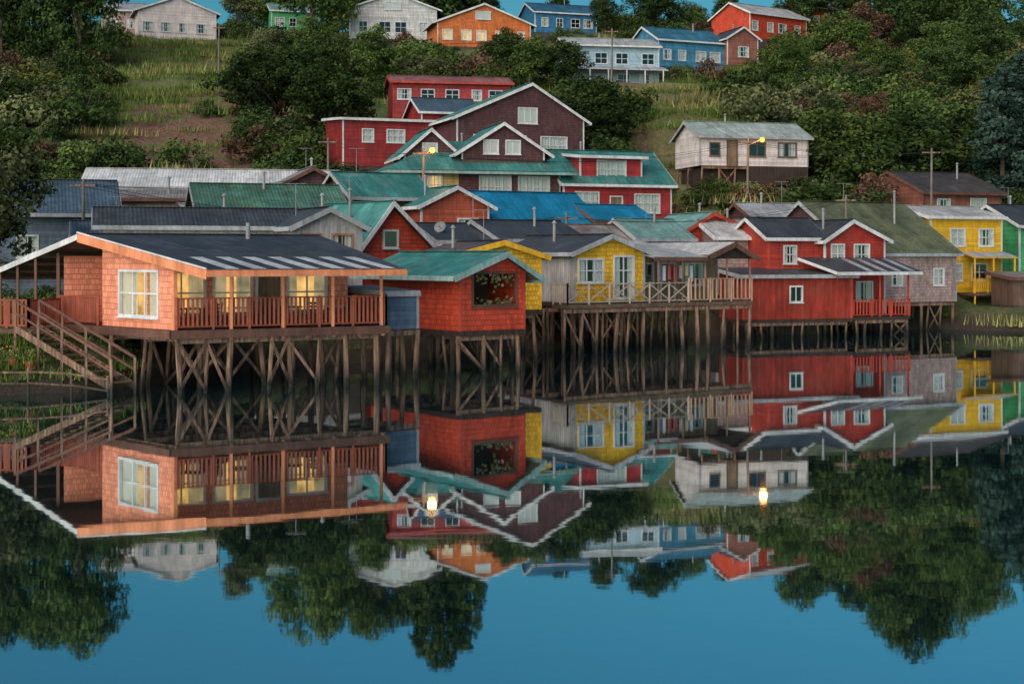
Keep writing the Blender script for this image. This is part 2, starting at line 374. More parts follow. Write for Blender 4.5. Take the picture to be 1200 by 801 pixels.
def house(name, p0, p1, depth, z0, h, roof='side', rise=1., over=.45, apex=.5, wall_m=None, wl=None, wr=None, rm=None, trim=None,
          wins=(), frame=None, found=3., fm=None, corner=None, chim=None, gover=.35, antenna=None):
    a, ux, uy, W = frame_of(p0, p1); Z = V((0, 0, 1)); D = depth
    F = lambda u, v, z: a+ux*u+uy*v+Z*(z0+z)
    pt = Parts(); frame = frame or WHITE; trim = trim or WHITE; wl = wl or wall_m; wr = wr or wall_m
    get = lambda f: [w[1:] for w in wins if w[0] == f]
    wall(pt, F(0, 0, 0), ux, -uy, W, h, get('F'), wall_m, frame)
    wall(pt, F(0, 0, 0), uy, -ux, D, h, get('L'), wl, frame)
    wall(pt, F(W, 0, 0), uy, ux, D, h, get('R'), wr, frame)
    wall(pt, F(0, D, 0), ux, uy, W, h, [], wall_m, frame)
    cm = corner or trim
    for u, v in ((0, 0), (W, 0)): pt.w.box(F(u-.06, v-.03, 0)-Z*.0, ux*.12, uy*.12, Z*(h-.01), cm)
    pt.w.poly([F(0, 0, .02), F(W, 0, .02), F(W, D, .02), F(0, D, .02)], WOOD)
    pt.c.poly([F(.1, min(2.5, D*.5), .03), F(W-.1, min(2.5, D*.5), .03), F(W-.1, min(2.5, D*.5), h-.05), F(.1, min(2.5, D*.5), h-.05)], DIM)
    o, g = over, gover
    tri = lambda A, B, C, m, L: pt.w.poly([A, B, C], m, [(0, h), (L, h), (L/2, h+rise)])
    if roof == 'front':
        aw = apex*W; sl = rise/aw; sr = rise/(W-aw)
        tri(F(0, 0, h), F(W, 0, h), F(aw, 0, h+rise), wall_m, W); tri(F(0, D, h), F(W, D, h), F(aw, D, h+rise), wall_m, W)
        e = .03
        A0, A1 = F(-o, -g, h-o*sl+e), F(-o, D+g, h-o*sl+e); B0, B1 = F(aw, -g, h+rise+e), F(aw, D+g, h+rise+e); C0, C1 = F(W+o, -g, h-o*sr+e), F(W+o, D+g, h-o*sr+e)
        slab(pt.r, A0, A1, B1, B0, rm, trim); slab(pt.r, C0, C1, B1+Z*.003, B0+Z*.003, rm, trim)
        n = -uy*.03
        fascia(pt.r, A0+n, B0+n, trim, .22); fascia(pt.r, C0+n, B0+n+Z*.002, trim, .22)
        fascia(pt.r, A0-ux*.03, A1-ux*.03, trim, .16); fascia(pt.r, C0+ux*.03, C1+ux*.03, trim, .16)
        pt.r.bar(B0+Z*.1, B1+Z*.1, .3, .04, rm)
    elif roof == 'side':
        ad = apex*D; sf = rise/ad; sb = rise/(D-ad); e = .03
        for u, m in ((0, wl), (W, wr)): tri(F(u, 0, h), F(u, D, h), F(u, ad, h+rise), m, D)
        A0, A1 = F(-g, -o, h-o*sf+e), F(W+g, -o, h-o*sf+e); B0, B1 = F(-g, ad, h+rise+e), F(W+g, ad, h+rise+e); C0, C1 = F(-g, D+o, h-o*sb+e), F(W+g, D+o, h-o*sb+e)
        slab(pt.r, A0, A1, B1, B0, rm, trim); slab(pt.r, C0, C1, B1+Z*.003, B0+Z*.003, rm, trim)
        fascia(pt.r, A0-uy*.03, A1-uy*.03, trim, .16)
        for s, (A, B, C) in ((-1, (A0, B0, C0)), (1, (A1, B1, C1))):
            k = ux*.03*s; fascia(pt.r, A+k, B+k, trim, .2); fascia(pt.r, C+k, B+k, trim, .2)
        pt.r.bar(B0+Z*.1, B1+Z*.1, .3, .04, rm)
    elif roof == 'shed':
        for u, m in ((0, wl), (W, wr)): pt.w.poly([F(u, 0, h), F(u, D, h), F(u, D, h+rise)], m, [(0, h), (D, h), (D, h+rise)])
        pt.w.poly([F(0, D, h), F(W, D, h), F(W, D, h+rise), F(0, D, h+rise)], wall_m)
        s = rise/D; A0, A1, B1, B0 = F(-g, -o, h-o*s+.03), F(W+g, -o, h-o*s+.03), F(W+g, D+.2, h+rise+.2*s+.03), F(-g, D+.2, h+rise+.2*s+.03)
        slab(pt.r, A0, A1, B1, B0, rm, trim); fascia(pt.r, A0-uy*.03, A1-uy*.03, trim, .18)
        fascia(pt.r, A0-ux*.03, B0-ux*.03, trim, .18); fascia(pt.r, A1+ux*.03, B1+ux*.03, trim, .18)
    elif roof == 'hip':
        rl = min(W, D)/2*.95; e = .03; zo = h-o*rise/rl+e
        c = [F(-o, -o, zo), F(W+o, -o, zo), F(W+o, D+o, zo), F(-o, D+o, zo)]
        r0, r1 = F(rl, D/2, h+rise+e), F(W-rl, D/2, h+rise+e)
        for q in ([c[0], c[1], r1, r0], [c[2], c[3], r0, r1], [c[3], c[0], r0], [c[1], c[2], r1]):
            pt.r.poly([p+Z*.08 for p in q], rm)
        pt.r.poly(c, SOFFIT)
        for i in range(4): fascia(pt.r, c[i], c[(i+1) % 4], trim, .2)
    if found:
        pt.b.box(F(.04, .04, -found), ux*(W-.08), uy*(D-.08), Z*(found-.003), fm or CONC)
    if chim or (chim is None and R.random() < .6):
        cu, cv = (chim if isinstance(chim, tuple) else (W*R.uniform(.25, .75), D*R.uniform(.3, .6)))
        pt.r.cyl(F(cu, cv, h), F(cu, cv, h+rise+.7), .08, .08, METAL, 8); pt.r.cyl(F(cu, cv, h+rise+.72), F(cu, cv, h+rise+.86), .15, .05, METAL, 8)
    if a.y < 112 and R.random() < .3 and antenna is not False:
        t = F(W*R.uniform(.15, .85), D*.5, h+rise*.5); tt = t+Z*(rise*.5+R.uniform(1.2, 1.8)); pt.r.cyl(t, tt, .02, .015, METAL, 5)
        pt.r.bar(tt-V((.5, .1, 0)), tt+V((.5, -.1, 0)), .02, .02, METAL)
        for k in range(5):
            c = tt+V((-.45+.22*k, .09-.045*k, 0)); pt.r.bar(c-V((0, .3-.03*k, 0)), c+V((0, .3-.03*k, .01)), .015, .015, METAL)
    HOUSES.append((a, ux, uy, W, D, z0, h+rise, min(F(0,0,0).y, F(W,0,0).y)))
    return pt, F, W
def H(name, *a, **k):
    pt, F, W = house(name, *a, **k); return pt.emit(name)

# ================================================================== orange restaurant house
def house_A():
    a = V((-12.3, 51.8, 0)); ux = V((.883, .469, 0)); uy = V((-.707, .707, 0)); Z = V((0, 0, 1)); z0 = 2.3
    F = lambda u, v, z: a+ux*u+uy*v+Z*z
    nL = V((-.707, -.707, 0)); nF = V((.469, -.883, 0)); pt = Parts()
    rz = lambda v: 5.8-(5.6-v)*.171 if v <= 5.6 else 5.8-(v-5.6)*.2
    L = 8.0
    def gwall(u, v0, v1, mat, wins=()):
        d = uy; h0 = min(rz(v0), rz(v1))-z0-.02
        wall(pt, F(u, v0, z0), d, nL, v1-v0, h0, wins, mat, WHITE)
        k = 6
        for i in range(k):
            p, q = v0+(v1-v0)*i/k, v0+(v1-v0)*(i+1)/k
            pt.w.poly([F(u, p, z0+h0), F(u, q, z0+h0), F(u, q, rz(q)), F(u, p, rz(p))], mat, [(p, h0), (q, h0), (q, rz(q)-z0), (p, rz(p)-z0)])
    gwall(0, 0, 5.2, ORANGE, [(2.5, .5, 2.7, 1.6, 3, 2, 'l')])
    gwall(2.4, 5.2, 8.3, ORANGE2)
    wall(pt, F(0, 5.2, z0), ux, uy, 2.4, 3.3, [(1.2, 0, .9, 2.05, 1, 1, 'd')], ORANGE, WHITE)
    wins = [(1.3, .55, 1.7, 1.5, 2, 2, 'l'), (3.3, .55, 1.4, 1.5, 2, 2, 'l'), (4.75, 0, .9, 2.1, 1, 1, 'd'), (6.3, .6, 1.5, 1.4, 2, 2, 'l')]
    wall(pt, F(0, 1.9, z0), ux, nF, L, 2.75, wins, ORANGE, WHITE)
    wall(pt, F(L, 1.9, z0), uy, ux, 6.4, 2.7, [], ORANGE, WHITE)
    wall(pt, F(0, 8.3, z0), ux, uy, L, 2.7, [], ORANGE, WHITE)
    pt.w.box(F(-.05, -.05, z0), ux*.14, uy*.14, Z*(rz(0)-z0-.02), TR_OR)
    deck = pt.x
    deck.box(F(-.2, -.15, z0-.25), ux*(L+.6), uy*8.8, Z*.245, DARKW)
    for i in range(9): deck.bar(F(i*1.02, -.2, z0-.3), F(i*1.02, 8.4, z0-.3), .1, .2, POST)
    deck.bar(F(-.2, -.19, z0-.16), F(L+.4, -.19, z0-.16), .05, .3, TR_BR); deck.bar(F(-.24, -.15, z0-.16), F(-.24, 8.6, z0-.16), .05, .3, TR_BR)
    RAILM = surf('plain', (.4, .09, .045))
    railing(deck, F(.05, -.06, z0), F(L+.3, -.06, z0), 1.15, RAILM, .17, t=.045); railing(deck, F(L+.3, -.06, z0), F(L+.3, 1.8, z0), 1.15, RAILM, .17, t=.045)
    railing(deck, F(-.12, 5.3, z0), F(-.12, 8.5, z0), 1.1, RAILM, .17, t=.045)
    for u in (2.1, 4.1, 6.1, 8.1): deck.bar(F(u, -.06, z0), F(u, -.06, rz(0)-.1), .12, .12, TR_OR)
    deck.bar(F(-.12, 8.5, z0-.2), F(-.12, 8.5, rz(8.5)-.05), .13, .13, TR_BR)
    stilts(deck, F, 0, L+.1, .1, 8.3, z0-.3, 8, 5, r=.115, brace=.7)
    r = pt.r; ov = -2.4
    slab(r, F(-.1, ov, rz(ov)), F(L-.5, ov, rz(ov)), F(L+1.2, 5.6, 5.8), F(-.7, 5.6, 5.8), DARKR, TR_OR)
    slab(r, F(-.7, 9.3, rz(9.3)), F(L+1.2, 9.3, rz(9.3)), F(L+1.2, 5.6, 5.803), F(-.7, 5.6, 5.803), DARKR, WHITE)
    fascia(r, F(-.75, 5.6, 5.82), F(-.15, ov, rz(ov)+.02), TR_OR, .34); r.bar(F(-.77, 5.6, 5.93), F(-.17, ov, rz(ov)+.13), .07, .05, WHITE)
    fascia(r, F(-.75, 5.6, 5.82), F(-.75, 14.2, rz(14.2)+.02), WHITE, .22)
    fascia(r, F(-.15, ov-.04, rz(ov)), F(L-.5, ov-.04, rz(ov)), TR_OR, .2)
    r.bar(F(-.7, 5.6, 5.9), F(L+1.2, 5.6, 5.9), .35, .04, DARKR)
    TR = rf((.62, .67, .68), .15, .4, .3)
    slab(r, F(-.7, 14.2, rz(14.2)), F(7, 14.2, rz(14.2)), F(7, 9.1, rz(9.1)+.1), F(-.7, 9.1, rz(9.1)+.1), TR, WHITE, .03)
    for v in (9.4, 11.0, 12.6, 14.1): deck.bar(F(-.6, v, 1.0), F(-.6, v, rz(v)-.05), .1, .1, TR_BR); deck.bar(F(-.6, v, rz(v)-.05), F(7, v, rz(v)-.05), .06, .12, WOOD)
    for i in range(7):
        u = .55+i*1.0; w = .5
        def q(u, v): return F(u, v, rz(v)+.115)
        vv = ov-.02; v2 = ov+2.5
        r.poly([q(u, vv), q(u+w, vv), q(u+w+.04, v2), q(u+.04, v2)], TR, [(0, 0), (w, 0), (w, 2.3), (0, 2.3)])
    r.cyl(F(5.5, 4.6, 5.3), F(5.5, 4.6, 6.35), .09, .09, METAL)
    HOUSES.append((a, ux, uy, 8, 9, 2, 4, 51))
    pt.emit('orange_stilt_house')
    for i, u in enumerate((1.2, 3.0, 5.0, 6.8)):
        mb = MB(); c = F(u, .9, z0)
        mb.box(c+V((-.4, -.4, .72)), (.8, 0, 0), (0, .8, 0), (0, 0, .05), WHITE if i % 2 else WOOD)
        for dx in (-.33, .33):
            for dy in (-.33, .33): mb.bar(c+V((dx, dy, 0)), c+V((dx, dy, .72)), .05, .05, WOOD)
        mb.obj('veranda_table')
        for s in (-1, 1):
            mb = MB(); c2 = c+ux*.75*s
            mb.box(c2+V((-.21, -.21, .43)), (.42, 0, 0), (0, .42, 0), (0, 0, .04), WOOD)
            for dx in (-.18, .18):
                for dy in (-.18, .18): mb.bar(c2+V((dx, dy, 0)), c2+V((dx, dy, .43)), .04, .04, WOOD)
            b = c2+ux*.2*s
            for k in (-.18, .18): mb.bar(b+uy*k+Z*.43, b+uy*k+Z*.95+ux*.05*s, .04, .04, WOOD)
            for zz in (.62, .75, .88): mb.bar(b-uy*.2+Z*zz, b+uy*.2+Z*zz, .03, .07, WOOD)
            mb.obj('veranda_chair')
house_A()

def stairs():
    mb = MB(); A = V((-18.6, 54.6, 2.25)); B = V((-14.1, 51.6, .25)); d = B-A; hd = V((d.x, d.y, 0)).normalized(); s = V((-hd.y, hd.x, 0)); n = 11
    for k in (-.55, .55): mb.bar(A+s*k, B+s*k, .07, .25, POST)
    for i in range(n):
        p = A+d*((i+.5)/n); mb.box(p-s*.55-hd*.16+V((0, 0, .06)), s*1.1, hd*.3, V((0, 0, .04)), WOOD)
    for k in (-.55, .55):
        for i in range(5):
            p = A+d*(i/4)+s*k; mb.bar(V((p.x, p.y, -.6)), p+V((0, 0, 1.05)), .09, .09, POST)
        mb.bar(A+s*k+V((0, 0, 1.05)), B+s*k+V((0, 0, 1.05)), .06, .1, TR_BR); mb.bar(A+s*k+V((0, 0, .6)), B+s*k+V((0, 0, .6)), .05, .07, TR_BR)
    mb.obj('wooden_stairs')
    mb = MB(); pts = [V((-20.5, 50.7, .0)), V((-18.9, 50.9, .0)), V((-17.4, 51.2, 0)), V((-15.9, 51.4, -.1)), V((-14.5, 51.2, -.3))]
    for p in pts: mb.cyl(p-V((0, 0, .5)), p+V((R.uniform(-.05, .05), 0, 1.0)), .06, .05, POST)
    for p, q in zip(pts, pts[1:]):
        for zz in (.45, .85): mb.bar(p+V((0, -.07, zz)), q+V((0, -.07, zz+R.uniform(-.05, .05))), .04, .07, POST)
    mb.obj('shore_fence')
    RM = surf('plain', (.4, .09, .045))
    mb = MB(); railing(mb, (-20.5, 55.4, 2.2), (-18.7, 55, 2.2), 1.1, RM, .17, t=.05)
    railing(mb, (-18.7, 55, 2.2), (-18.2, 57.2, 2.2), 1.1, RM, .17, t=.05)
    mb.box((-21, 54.8, 2.0), (2.9, .2, 0), (.3, 3.2, 0), (0, 0, .18), WOOD)
    for p in ((-20.4, 55), (-18.6, 55), (-20.4, 57.6), (-18.4, 57.6)): mb.cyl((p[0], p[1], -.4), (p[0], p[1], 2.1), .09, .08, POST)
    mb.obj('landing_platform')
stairs()

pt, F, W = house('x', (-5.1, 56.9), (-3.85, 58.0), 3.0, 2.05, 1.45, 'shed', .15, .1, wall_m=cl((.13, .19, .27)), rm=DARKR, trim=TR_GREY, found=0, chim=False, gover=.05, antenna=False)
stilts(pt.x, lambda u, v, z: F(u, v, z), 0, W, 0, 2.8, -.05, 2, 3, zb=-3.2, brace=0); pt.emit('grey_shed_annex')

def stilted(name, p0, p1, depth, z0, h, nx, ny, br=.5, r=.1, **k):
    k.setdefault('found', 0); pt, F, W = house(name, p0, p1, depth, z0, h, **k)
    pt.x.box(F(-.05, -.05, -.22), (F(W+.05, -.05, -.22)-F(-.05, -.05, -.22)), F(0, depth+.1, 0)-F(0, 0, 0), V((0, 0, .215)), DARKW)
    stilts(pt.x, F, .1, W-.1, .1, depth-.2, -.2, nx, ny, zb=-z0-1, brace=br, r=r); return pt, F, W
pt, F, W = stilted('r', (-2.14, 59.5), (.52, 61.5), 7.2, 1.85, 2.5, 4, 5, roof='front', rise=.75, apex=.6, over=.75, gover=.6, wall_m=REDS, rm=TEAL, trim=TR_TEAL,
    wins=[('F', 1.75, 1.1, 2.2, 1.3, 3, 1, 'o')], frame=TR_BR, chim=False, corner=TR_RED, antenna=False)
LEAFG = surf('plain', (.06, .12, .03)); LEAFP = surf('plain', (.35, .16, .13)); LEAFO = surf('plain', (.14, .18, .08))
for i in range(90):
    u = 1.75+R.uniform(-1.02, 1.02); z = R.choice((1.1+abs(R.gauss(0, .16)), 2.35-abs(R.gauss(0, .22)))); c = F(u, -.02+R.uniform(-.1, .25), z); s = R.uniform(.03, .07)
    pt.x.poly([c+V((-s, 0, -s)), c+V((s, .02, -s*.6)), c+V((s*.8, -.02, s)), c+V((-s*.7, 0, s))], R.choice((LEAFG, LEAFG, LEAFO, LEAFP)))
pt.emit('red_stilt_cabin')
pt, F, W = stilted('c', (-2.7, 66.3), (1.35, 67.9), 6, 2.45, 2.6, 5, 3, roof='front', rise=.6, apex=.55, over=.4, wall_m=YEL, rm=DARKR, trim=TR_YEL, wins=[('F', 2.2, 1.0, .8, .9, 2, 1, 'c')], chim=(1, 3))
pt.emit('yellow_stilt_house')
pt, F, W = stilted('d', (3.2, 73), (7.0, 75.5), 7.5, 2.6, 2.65, 4, 4, roof='front', rise=.8, apex=.48, over=.45, wall_m=YEL, wl=GREYC, rm=DARKR, trim=TR_GREY,
    wins=[('F', 1.05, 1.1, 1.5, 1.1, 3, 2, 'c'), ('F', 3.2, .25, 1.2, 2.1, 2, 3, 'c')], chim=(1.2, 3.5))
pt.emit('yellow_stilt_house')
a, ux, uy, W = frame_of((2.8, 71.9), (13.4, 79.1)); F = lambda u, v, z: a+ux*u+uy*v+V((0, 0, z))
mb = MB(); mb.box(F(0, 0, 2.33), ux*W, uy*1.35, V((0, 0, .2)), WOOD)
mb.box(F(5.6, 1.36, 2.33), ux*(W-5.6), uy*5, V((0, 0, .2)), WOOD)
PALE = surf('plain', (.5, .4, .31), dirt=.3)
railing(mb, F(.05, .05, 2.53), F(8.1, .05, 2.53), 1.05, PALE, style='x'); railing(mb, F(8.15, .05, 2.53), F(W-.05, .05, 2.53), 1.25, surf('plain', (.55, .33, .22)), .3, t=.05)
railing(mb, F(.05, .05, 2.53), F(.05, 1.3, 2.53), 1.05, PALE)
stilts(mb, F, .1, W-.1, .12, 6.2, 2.3, 13, 4, r=.1, brace=.2)
mb.obj('boardwalk_deck')
pt = Parts(); E0 = 5.9
z0 = 2.55; Z = V((0, 0, 1))
wall(pt, F(E0, 2.2, z0), ux, -uy, W-E0-.6, 2.5, [(1.0, .9, 1.0, 1.1, 2, 1, 'n'), (2.6, .02, .9, 2.0, 1, 1, 'd'), (4.6, .9, 1.3, 1.1, 2, 1, 'c')], TANW, WHITE)
wall(pt, F(E0, 2.2, z0), uy, -ux, 4.5, 2.5, [], BROWN, WHITE); wall(pt, F(W-.6, 2.2, z0), uy, ux, 4.5, 2.5, [], TANW, WHITE)
wall(pt, F(E0, 6.7, z0), ux, uy, W-E0-.6, 2.5, [], TANW, WHITE)
for u in (6.1, 7.8, 9.4, 11.0, W-.1): pt.x.bar(F(u, .15, z0), F(u, .15, z0+2.3), .1, .1, POST)
m1 = E0+3.4
slab(pt.r, F(E0-.4, -.2, z0+2.35), F(m1, -.2, z0+2.35), F(m1, 5.5, z0+3.25), F(E0-.4, 5.5, z0+3.25), WHITER, TR_GREY)
fascia(pt.r, F(E0-.4, -.24, z0+2.35), F(m1, -.24, z0+2.35), TR_BR)
ap = m1+1.9
for s, e in ((m1, 2.45), (W+.2, 2.3)):
    slab(pt.r, F(s, -.3, z0+e), F(s, 6.9, z0+e), F(ap, 6.9, z0+3.15), F(ap, -.3, z0+3.15), RUSTR if s > ap else WHITER, TR_BR); fascia(pt.r, F(s, -.34, z0+e), F(ap, -.34, z0+3.15), TR_BR, .26)
pt.w.poly([F(m1, 0.1, z0+2.35), F(W, .1, z0+2.3), F(ap, .1, z0+3.1)], DARKW)
pt.emit('boardwalk_porch_house')
mb = MB(); mb.bar(F(6.3, .7, z0+1.95), F(9.3, .7, z0+1.95), .015, .015, METAL)
for i in range(7):
    u = 6.5+i*.38; hh = R.uniform(.5, .9); c = clothmat('laundry_cloth', R.choice([(.6, .6, .62), (.15, .2, .4), (.5, .1, .1), (.6, .5, .3), (.1, .1, .12)]))
    pts0 = [F(u+k*.08, .7+.03*math.sin(k*2+i), z0+1.95) for k in range(4)]
    for k in range(3): mb.poly([pts0[k], pts0[k+1], pts0[k+1]-Z*hh, pts0[k]-Z*hh], c)
mb.obj('clothesline')

pt, F, W = stilted('f', (14.0, 86), (21.1, 88.4), 3.2, 1.15, 2.65, 8, 3, br=.15, roof='shed', rise=.35, over=.3, wall_m=REDV, rm=DARKR, trim=TR_GREY, wins=[('F', 3.6, 1.1, .75, .85, 2, 1, 'n')], corner=TR_RED, chim=False)
pt.emit('red_stilt_house')
H('red_house', (16.2, 89.6), (19.9, 90.9), 5, 1.5, 4.7, roof='side', rise=1.2, over=.3, wall_m=RED, rm=DARKR, wins=[('F', 1.5, 3.1, .8, 1.0, 2, 2, 'c')], corner=TR_RED)
pt, F, W = house('red_house', (19.9, 90.4), (24.2, 92.4), 6, 1.3, 4.8, roof='front', rise=1.15, over=.4, apex=.42, wall_m=RED, rm=DARKR, wins=[('F', 1.0, 3.3, .9, 1.1, 2, 2, 'f'), ('F', 2.9, 3.2, 1.1, 1.2, 2, 2, 'c'), ('F', 1.2, .3, .9, 2.0, 1, 1, 'd'), ('F', 3.1, .9, 1.2, 1.1, 2, 1, 'c')], corner=WHITE, chim=(1.0, 1.5), found=0)
a, ux, uy, W2 = frame_of((21.2, 88.5), (25.3, 90.4)); G = lambda u, v, z: a+ux*u+uy*v+V((0, 0, z))
pt.x.box(G(0, 0, 1.0), ux*W2, uy*3, V((0, 0, .2)), DARKW); RR = surf('plain', (.5, .06, .03))
railing(pt.x, G(0, .05, 1.2), G(W2, .05, 1.2), 1.05, RR, .24, t=.045)
for u in (.05, 2.2, W2-.05): pt.x.bar(G(u, .1, 1.2), G(u, .1, 3.9), .1, .1, RR)
slab(pt.r, G(-1.7, -.7, 3.95), G(W2+.4, -.7, 3.95), G(W2+.1, 2.4, 4.85), G(-2.4, 2.4, 4.85), DARKR, WHITE); fascia(pt.r, G(-1.7, -.74, 3.95), G(W2+.4, -.74, 3.95), WHITE, .15)
fascia(pt.r, G(-1.72, -.7, 3.97), G(-2.42, 2.4, 4.87), WHITE, .15)
for i in range(4):
    u = .6+i*1.1; q = lambda u, v: G(u, v, 3.95+(v+.7)*.29+.11)
    pt.r.poly([q(u, -.68), q(u+.5, -.68), q(u+.5, 2.0), q(u, 2.0)], GREYR)
stilts(pt.x, G, .1, W2-.1, .1, 6, 1.0, 5, 3, brace=.2)
pt.emit('red_balcony_house')
H('white_roof_house', (13.2, 91.5), (16.6, 92.6), 5, 2.5, 3.8, roof='side', rise=1.0, wall_m=PINKW, rm=WHITER, found=3)
pt, F, W = house('g', (22.6, 93.4), (30.4, 97.4), 11, 1.9, 3.4, roof='side', rise=3.4, over=.35, wall_m=PINKW, rm=MOSS, wl=BROWN, trim=TR_GREY, wins=[('F', 7.2, 1.2, .8, 1.0, 2, 2, 'f'), ('F', 3.5, 1.2, .8, 1.0, 2, 2, 'c')], found=0, chim=(6, 3))
stilts(pt.x, F, .1, W-.1, .1, 6, -.05, 9, 3, zb=-3, brace=.1); pt.emit('mossy_roof_house')
pt, F, W = stilted('h', (29.7, 100.8), (35.6, 103.4), 7, 2.4, 5.4, 7, 4, br=.1, roof='side', rise=.8, over=.25, wall_m=YELC, rm=WHITER, trim=WHITE,
    wins=[('F', 2.4, 3.4, 1.2, 1.1, 2, 2, 'f'), ('F', 5.0, 3.4, 1.2, 1.1, 2, 2, 'c'), ('F', 2.2, .9, 1.1, 1.1, 2, 2, 'c'), ('F', 4.4, .9, 1.3, 1.1, 2, 2, 'n')], chim=False)
slab(pt.r, F(2.6, -1.5, 2.45), F(W+.2, -1.5, 2.45), F(W+.2, 0, 2.85), F(2.6, 0, 2.85), GREYR, TR_YEL); railing(pt.x, F(2.6, -1.4, 0), F(W, -1.4, 0), 1, TR_YEL); pt.x.box(F(2.5, -1.5, -.2), F(W, 0, 0)-F(2.5, 0, 0), F(0, 1.48, 0)-F(0, 0, 0), V((0, 0, .2)), WOOD)
for u in (2.7, 4.4, W-.1): pt.x.bar(F(u, -1.4, -3), F(u, -1.4, 2.45), .11, .11, TR_YEL)
pt.emit('yellow_two_storey_house')
H('brown_shed', (34.4, 97.6), (38.4, 98.3), 3.0, 1.6, 1.9, roof='shed', rise=.3, wall_m=surf('vert', (.2, .12, .09), .2), rm=RUSTR, trim=TR_BR, found=2, chim=False, antenna=False)
H('green_house', (38.2, 107), (44, 109), 7, 3.6, 3.8, roof='side', rise=1.5, wall_m=LGREEN, rm=DARKR, wins=[('F', 1.6, 1.2, 1.2, 1.2, 2, 2, 'c')])
H('brown_gable_house', (34.2, 118), (41.6, 121), 9, 7.6, 2.8, roof='side', rise=1.8, over=.5, wall_m=BRICK, wr=BRICK, rm=rf((.1, .09, .09)), trim=TR_BR, wins=[('F', 5.6, 1.0, 1.5, 1.2, 2, 2, 'f'), ('F', 2, 1.0, 1.2, 1.1, 2, 2, 'c')])

# ---- second row
H('long_white_house', (-19.4, 67), (-10.4, 69.6), 5.2, 2.6, 3.85, roof='side', rise=.85, over=.35, wall_m=surf('vert', (.6, .58, .55), .2), rm=DARKR, trim=TR_GREY, wins=[('F', 2.8, 2.3, .9, .9, 2, 1, 'c')], chim=(6, 3), antenna=False)
H('grey_gable_house', (-10.3, 67.3), (-7.3, 68.8), 5, 2.6, 3.85, roof='front', rise=.8, over=.35, wall_m=surf('vert', (.5, .48, .46), .2), rm=DARKR, trim=TR_GREY, frame=surf('plain', (.45, .2, .13)), wins=[('F', .8, 2.2, .95, 1.2, 2, 2, 'c'), ('F', 2.4, 2.2, .95, 1.2, 2, 2, 'c')])
H('red_teal_gable_house', (-8.2, 73.6), (-4.3, 76.8), 6, 2.8, 2.5, roof='front', rise=2.5, over=.5, apex=.42, wall_m=REDS, rm=rf((.1, .35, .32), dirt=.3), trim=WHITE, wins=[('F', 2.3, 2.7, .8, .8, 1, 1, 'n'), ('F', 3.2, .9, 1.1, 1.1, 2, 2, 'c')], gover=.6)
H('green_roof_house', (-17.6, 80.5), (-9.8, 83), 7, 3.5, 4.1, roof='side', rise=1.6, wall_m=GREYW, rm=GREENR, trim=TR_GREY, wins=[('F', 5, 2, 1.2, 1, 2, 2, 'c')])
H('teal_roof_cottage', (-9.9, 88.5), (-5.2, 91), 6, 4.5, 4.3, roof='side', rise=1.5, wall_m=BROWN, rm=TEAL, trim=TR_GREY)
H('metal_roof_warehouse', (-29, 96.5), (-12.2, 99.5), 8, 5.5, 4.3, roof='side', rise=1.3, over=.5, wall_m=RUSTW, wr=BROWN, rm=rf((.72, .72, .71), dirt=.2), trim=TR_GREY, found=3)
H('brown_gable_cottage', (-15.5, 93.2), (-10.8, 94.8), 5, 5, 4.5, roof='front', rise=1.3, wall_m=BROWN, rm=rf((.36, .36, .36)), trim=TR_BR, wins=[('F', 2.4, 3, 1, 1, 2, 1, 'c')])
H('blue_grey_house', (-28.5, 79), (-22.6, 81), 8, 2.8, 4.7, roof='side', rise=1.9, wall_m=BGREY, rm=BLUEGR, trim=TR_GREY, wins=[('F', 1.5, 2.2, 1, 1.1, 2, 2, 'c'), ('F', 4.3, 2.2, 1, 1.1, 2, 2, 'c')])
H('tan_lean_to', (-26.2, 88.5), (-19.4, 90), 5, 4.2, 4.4, roof='shed', rise=.7, wall_m=surf('clap', (.46, .38, .3), .2), rm=RUSTR, trim=TR_BR, wins=[('F', 5, 2.8, 1, .9, 2, 1, 'n')])
H('rust_wall_shed', (-19.9, 87), (-15.8, 88.5), 4, 4.2, 3.7, roof='shed', rise=.6, wall_m=surf('corr', (.55, .17, .06), .2), rm=GREYR, trim=TR_BR)
H('grey_cottage', (-22.6, 74.0), (-18.8, 75.2), 5, 2.6, 3.4, roof='side', rise=.8, wall_m=GREYW, rm=BLUEGR, trim=TR_GREY)
H('dark_roof_cottage', (-4.0, 78.5), (-.4, 80.2), 6, 3, 2.9, roof='side', rise=.9, wall_m=BGREY, rm=DARKR, trim=TR_GREY)
H('dark_roof_cottage', (-.6, 79.5), (4.0, 82), 6, 3, 3.0, roof='side', rise=1.0, wall_m=BROWN, rm=DARKR, trim=TR_GREY)
H('orange_gable_house', (-5.6, 88), (-1.5, 90.2), 6, 4.3, 3.9, roof='front', rise=1.1, wall_m=cl((.6, .13, .07)), rm=TEAL, trim=WHITE, wins=[('F', 3.2, 1.6, 1.3, 1.4, 3, 3, 'c')])
H('blue_roof_house', (-1.3, 90.6), (5.6, 94), 7, 4.3, 2.8, roof='side', rise=2.1, over=.6, wall_m=BROWN, rm=BLUE, trim=TR_BLUE, wins=[('F', 3.5, 1.2, 1.1, 1.1, 2, 2, 'c')])
H('blue_roof_cottage', (5.6, 93.6), (9.4, 95.6), 5, 4.5, 2.9, roof='side', rise=1.0, wall_m=BROWN, rm=BLUE, trim=TR_BR, wins=[('F', 1.9, 1.2, 1.3, 1.1, 2, 2, 'c')])
H('pale_teal_roof_cottage', (7.8, 88.4), (11.2, 90), 5, 3.4, 2.8, roof='side', rise=1.1, wall_m=GREYW, rm=LTEAL, trim=TR_GREY)
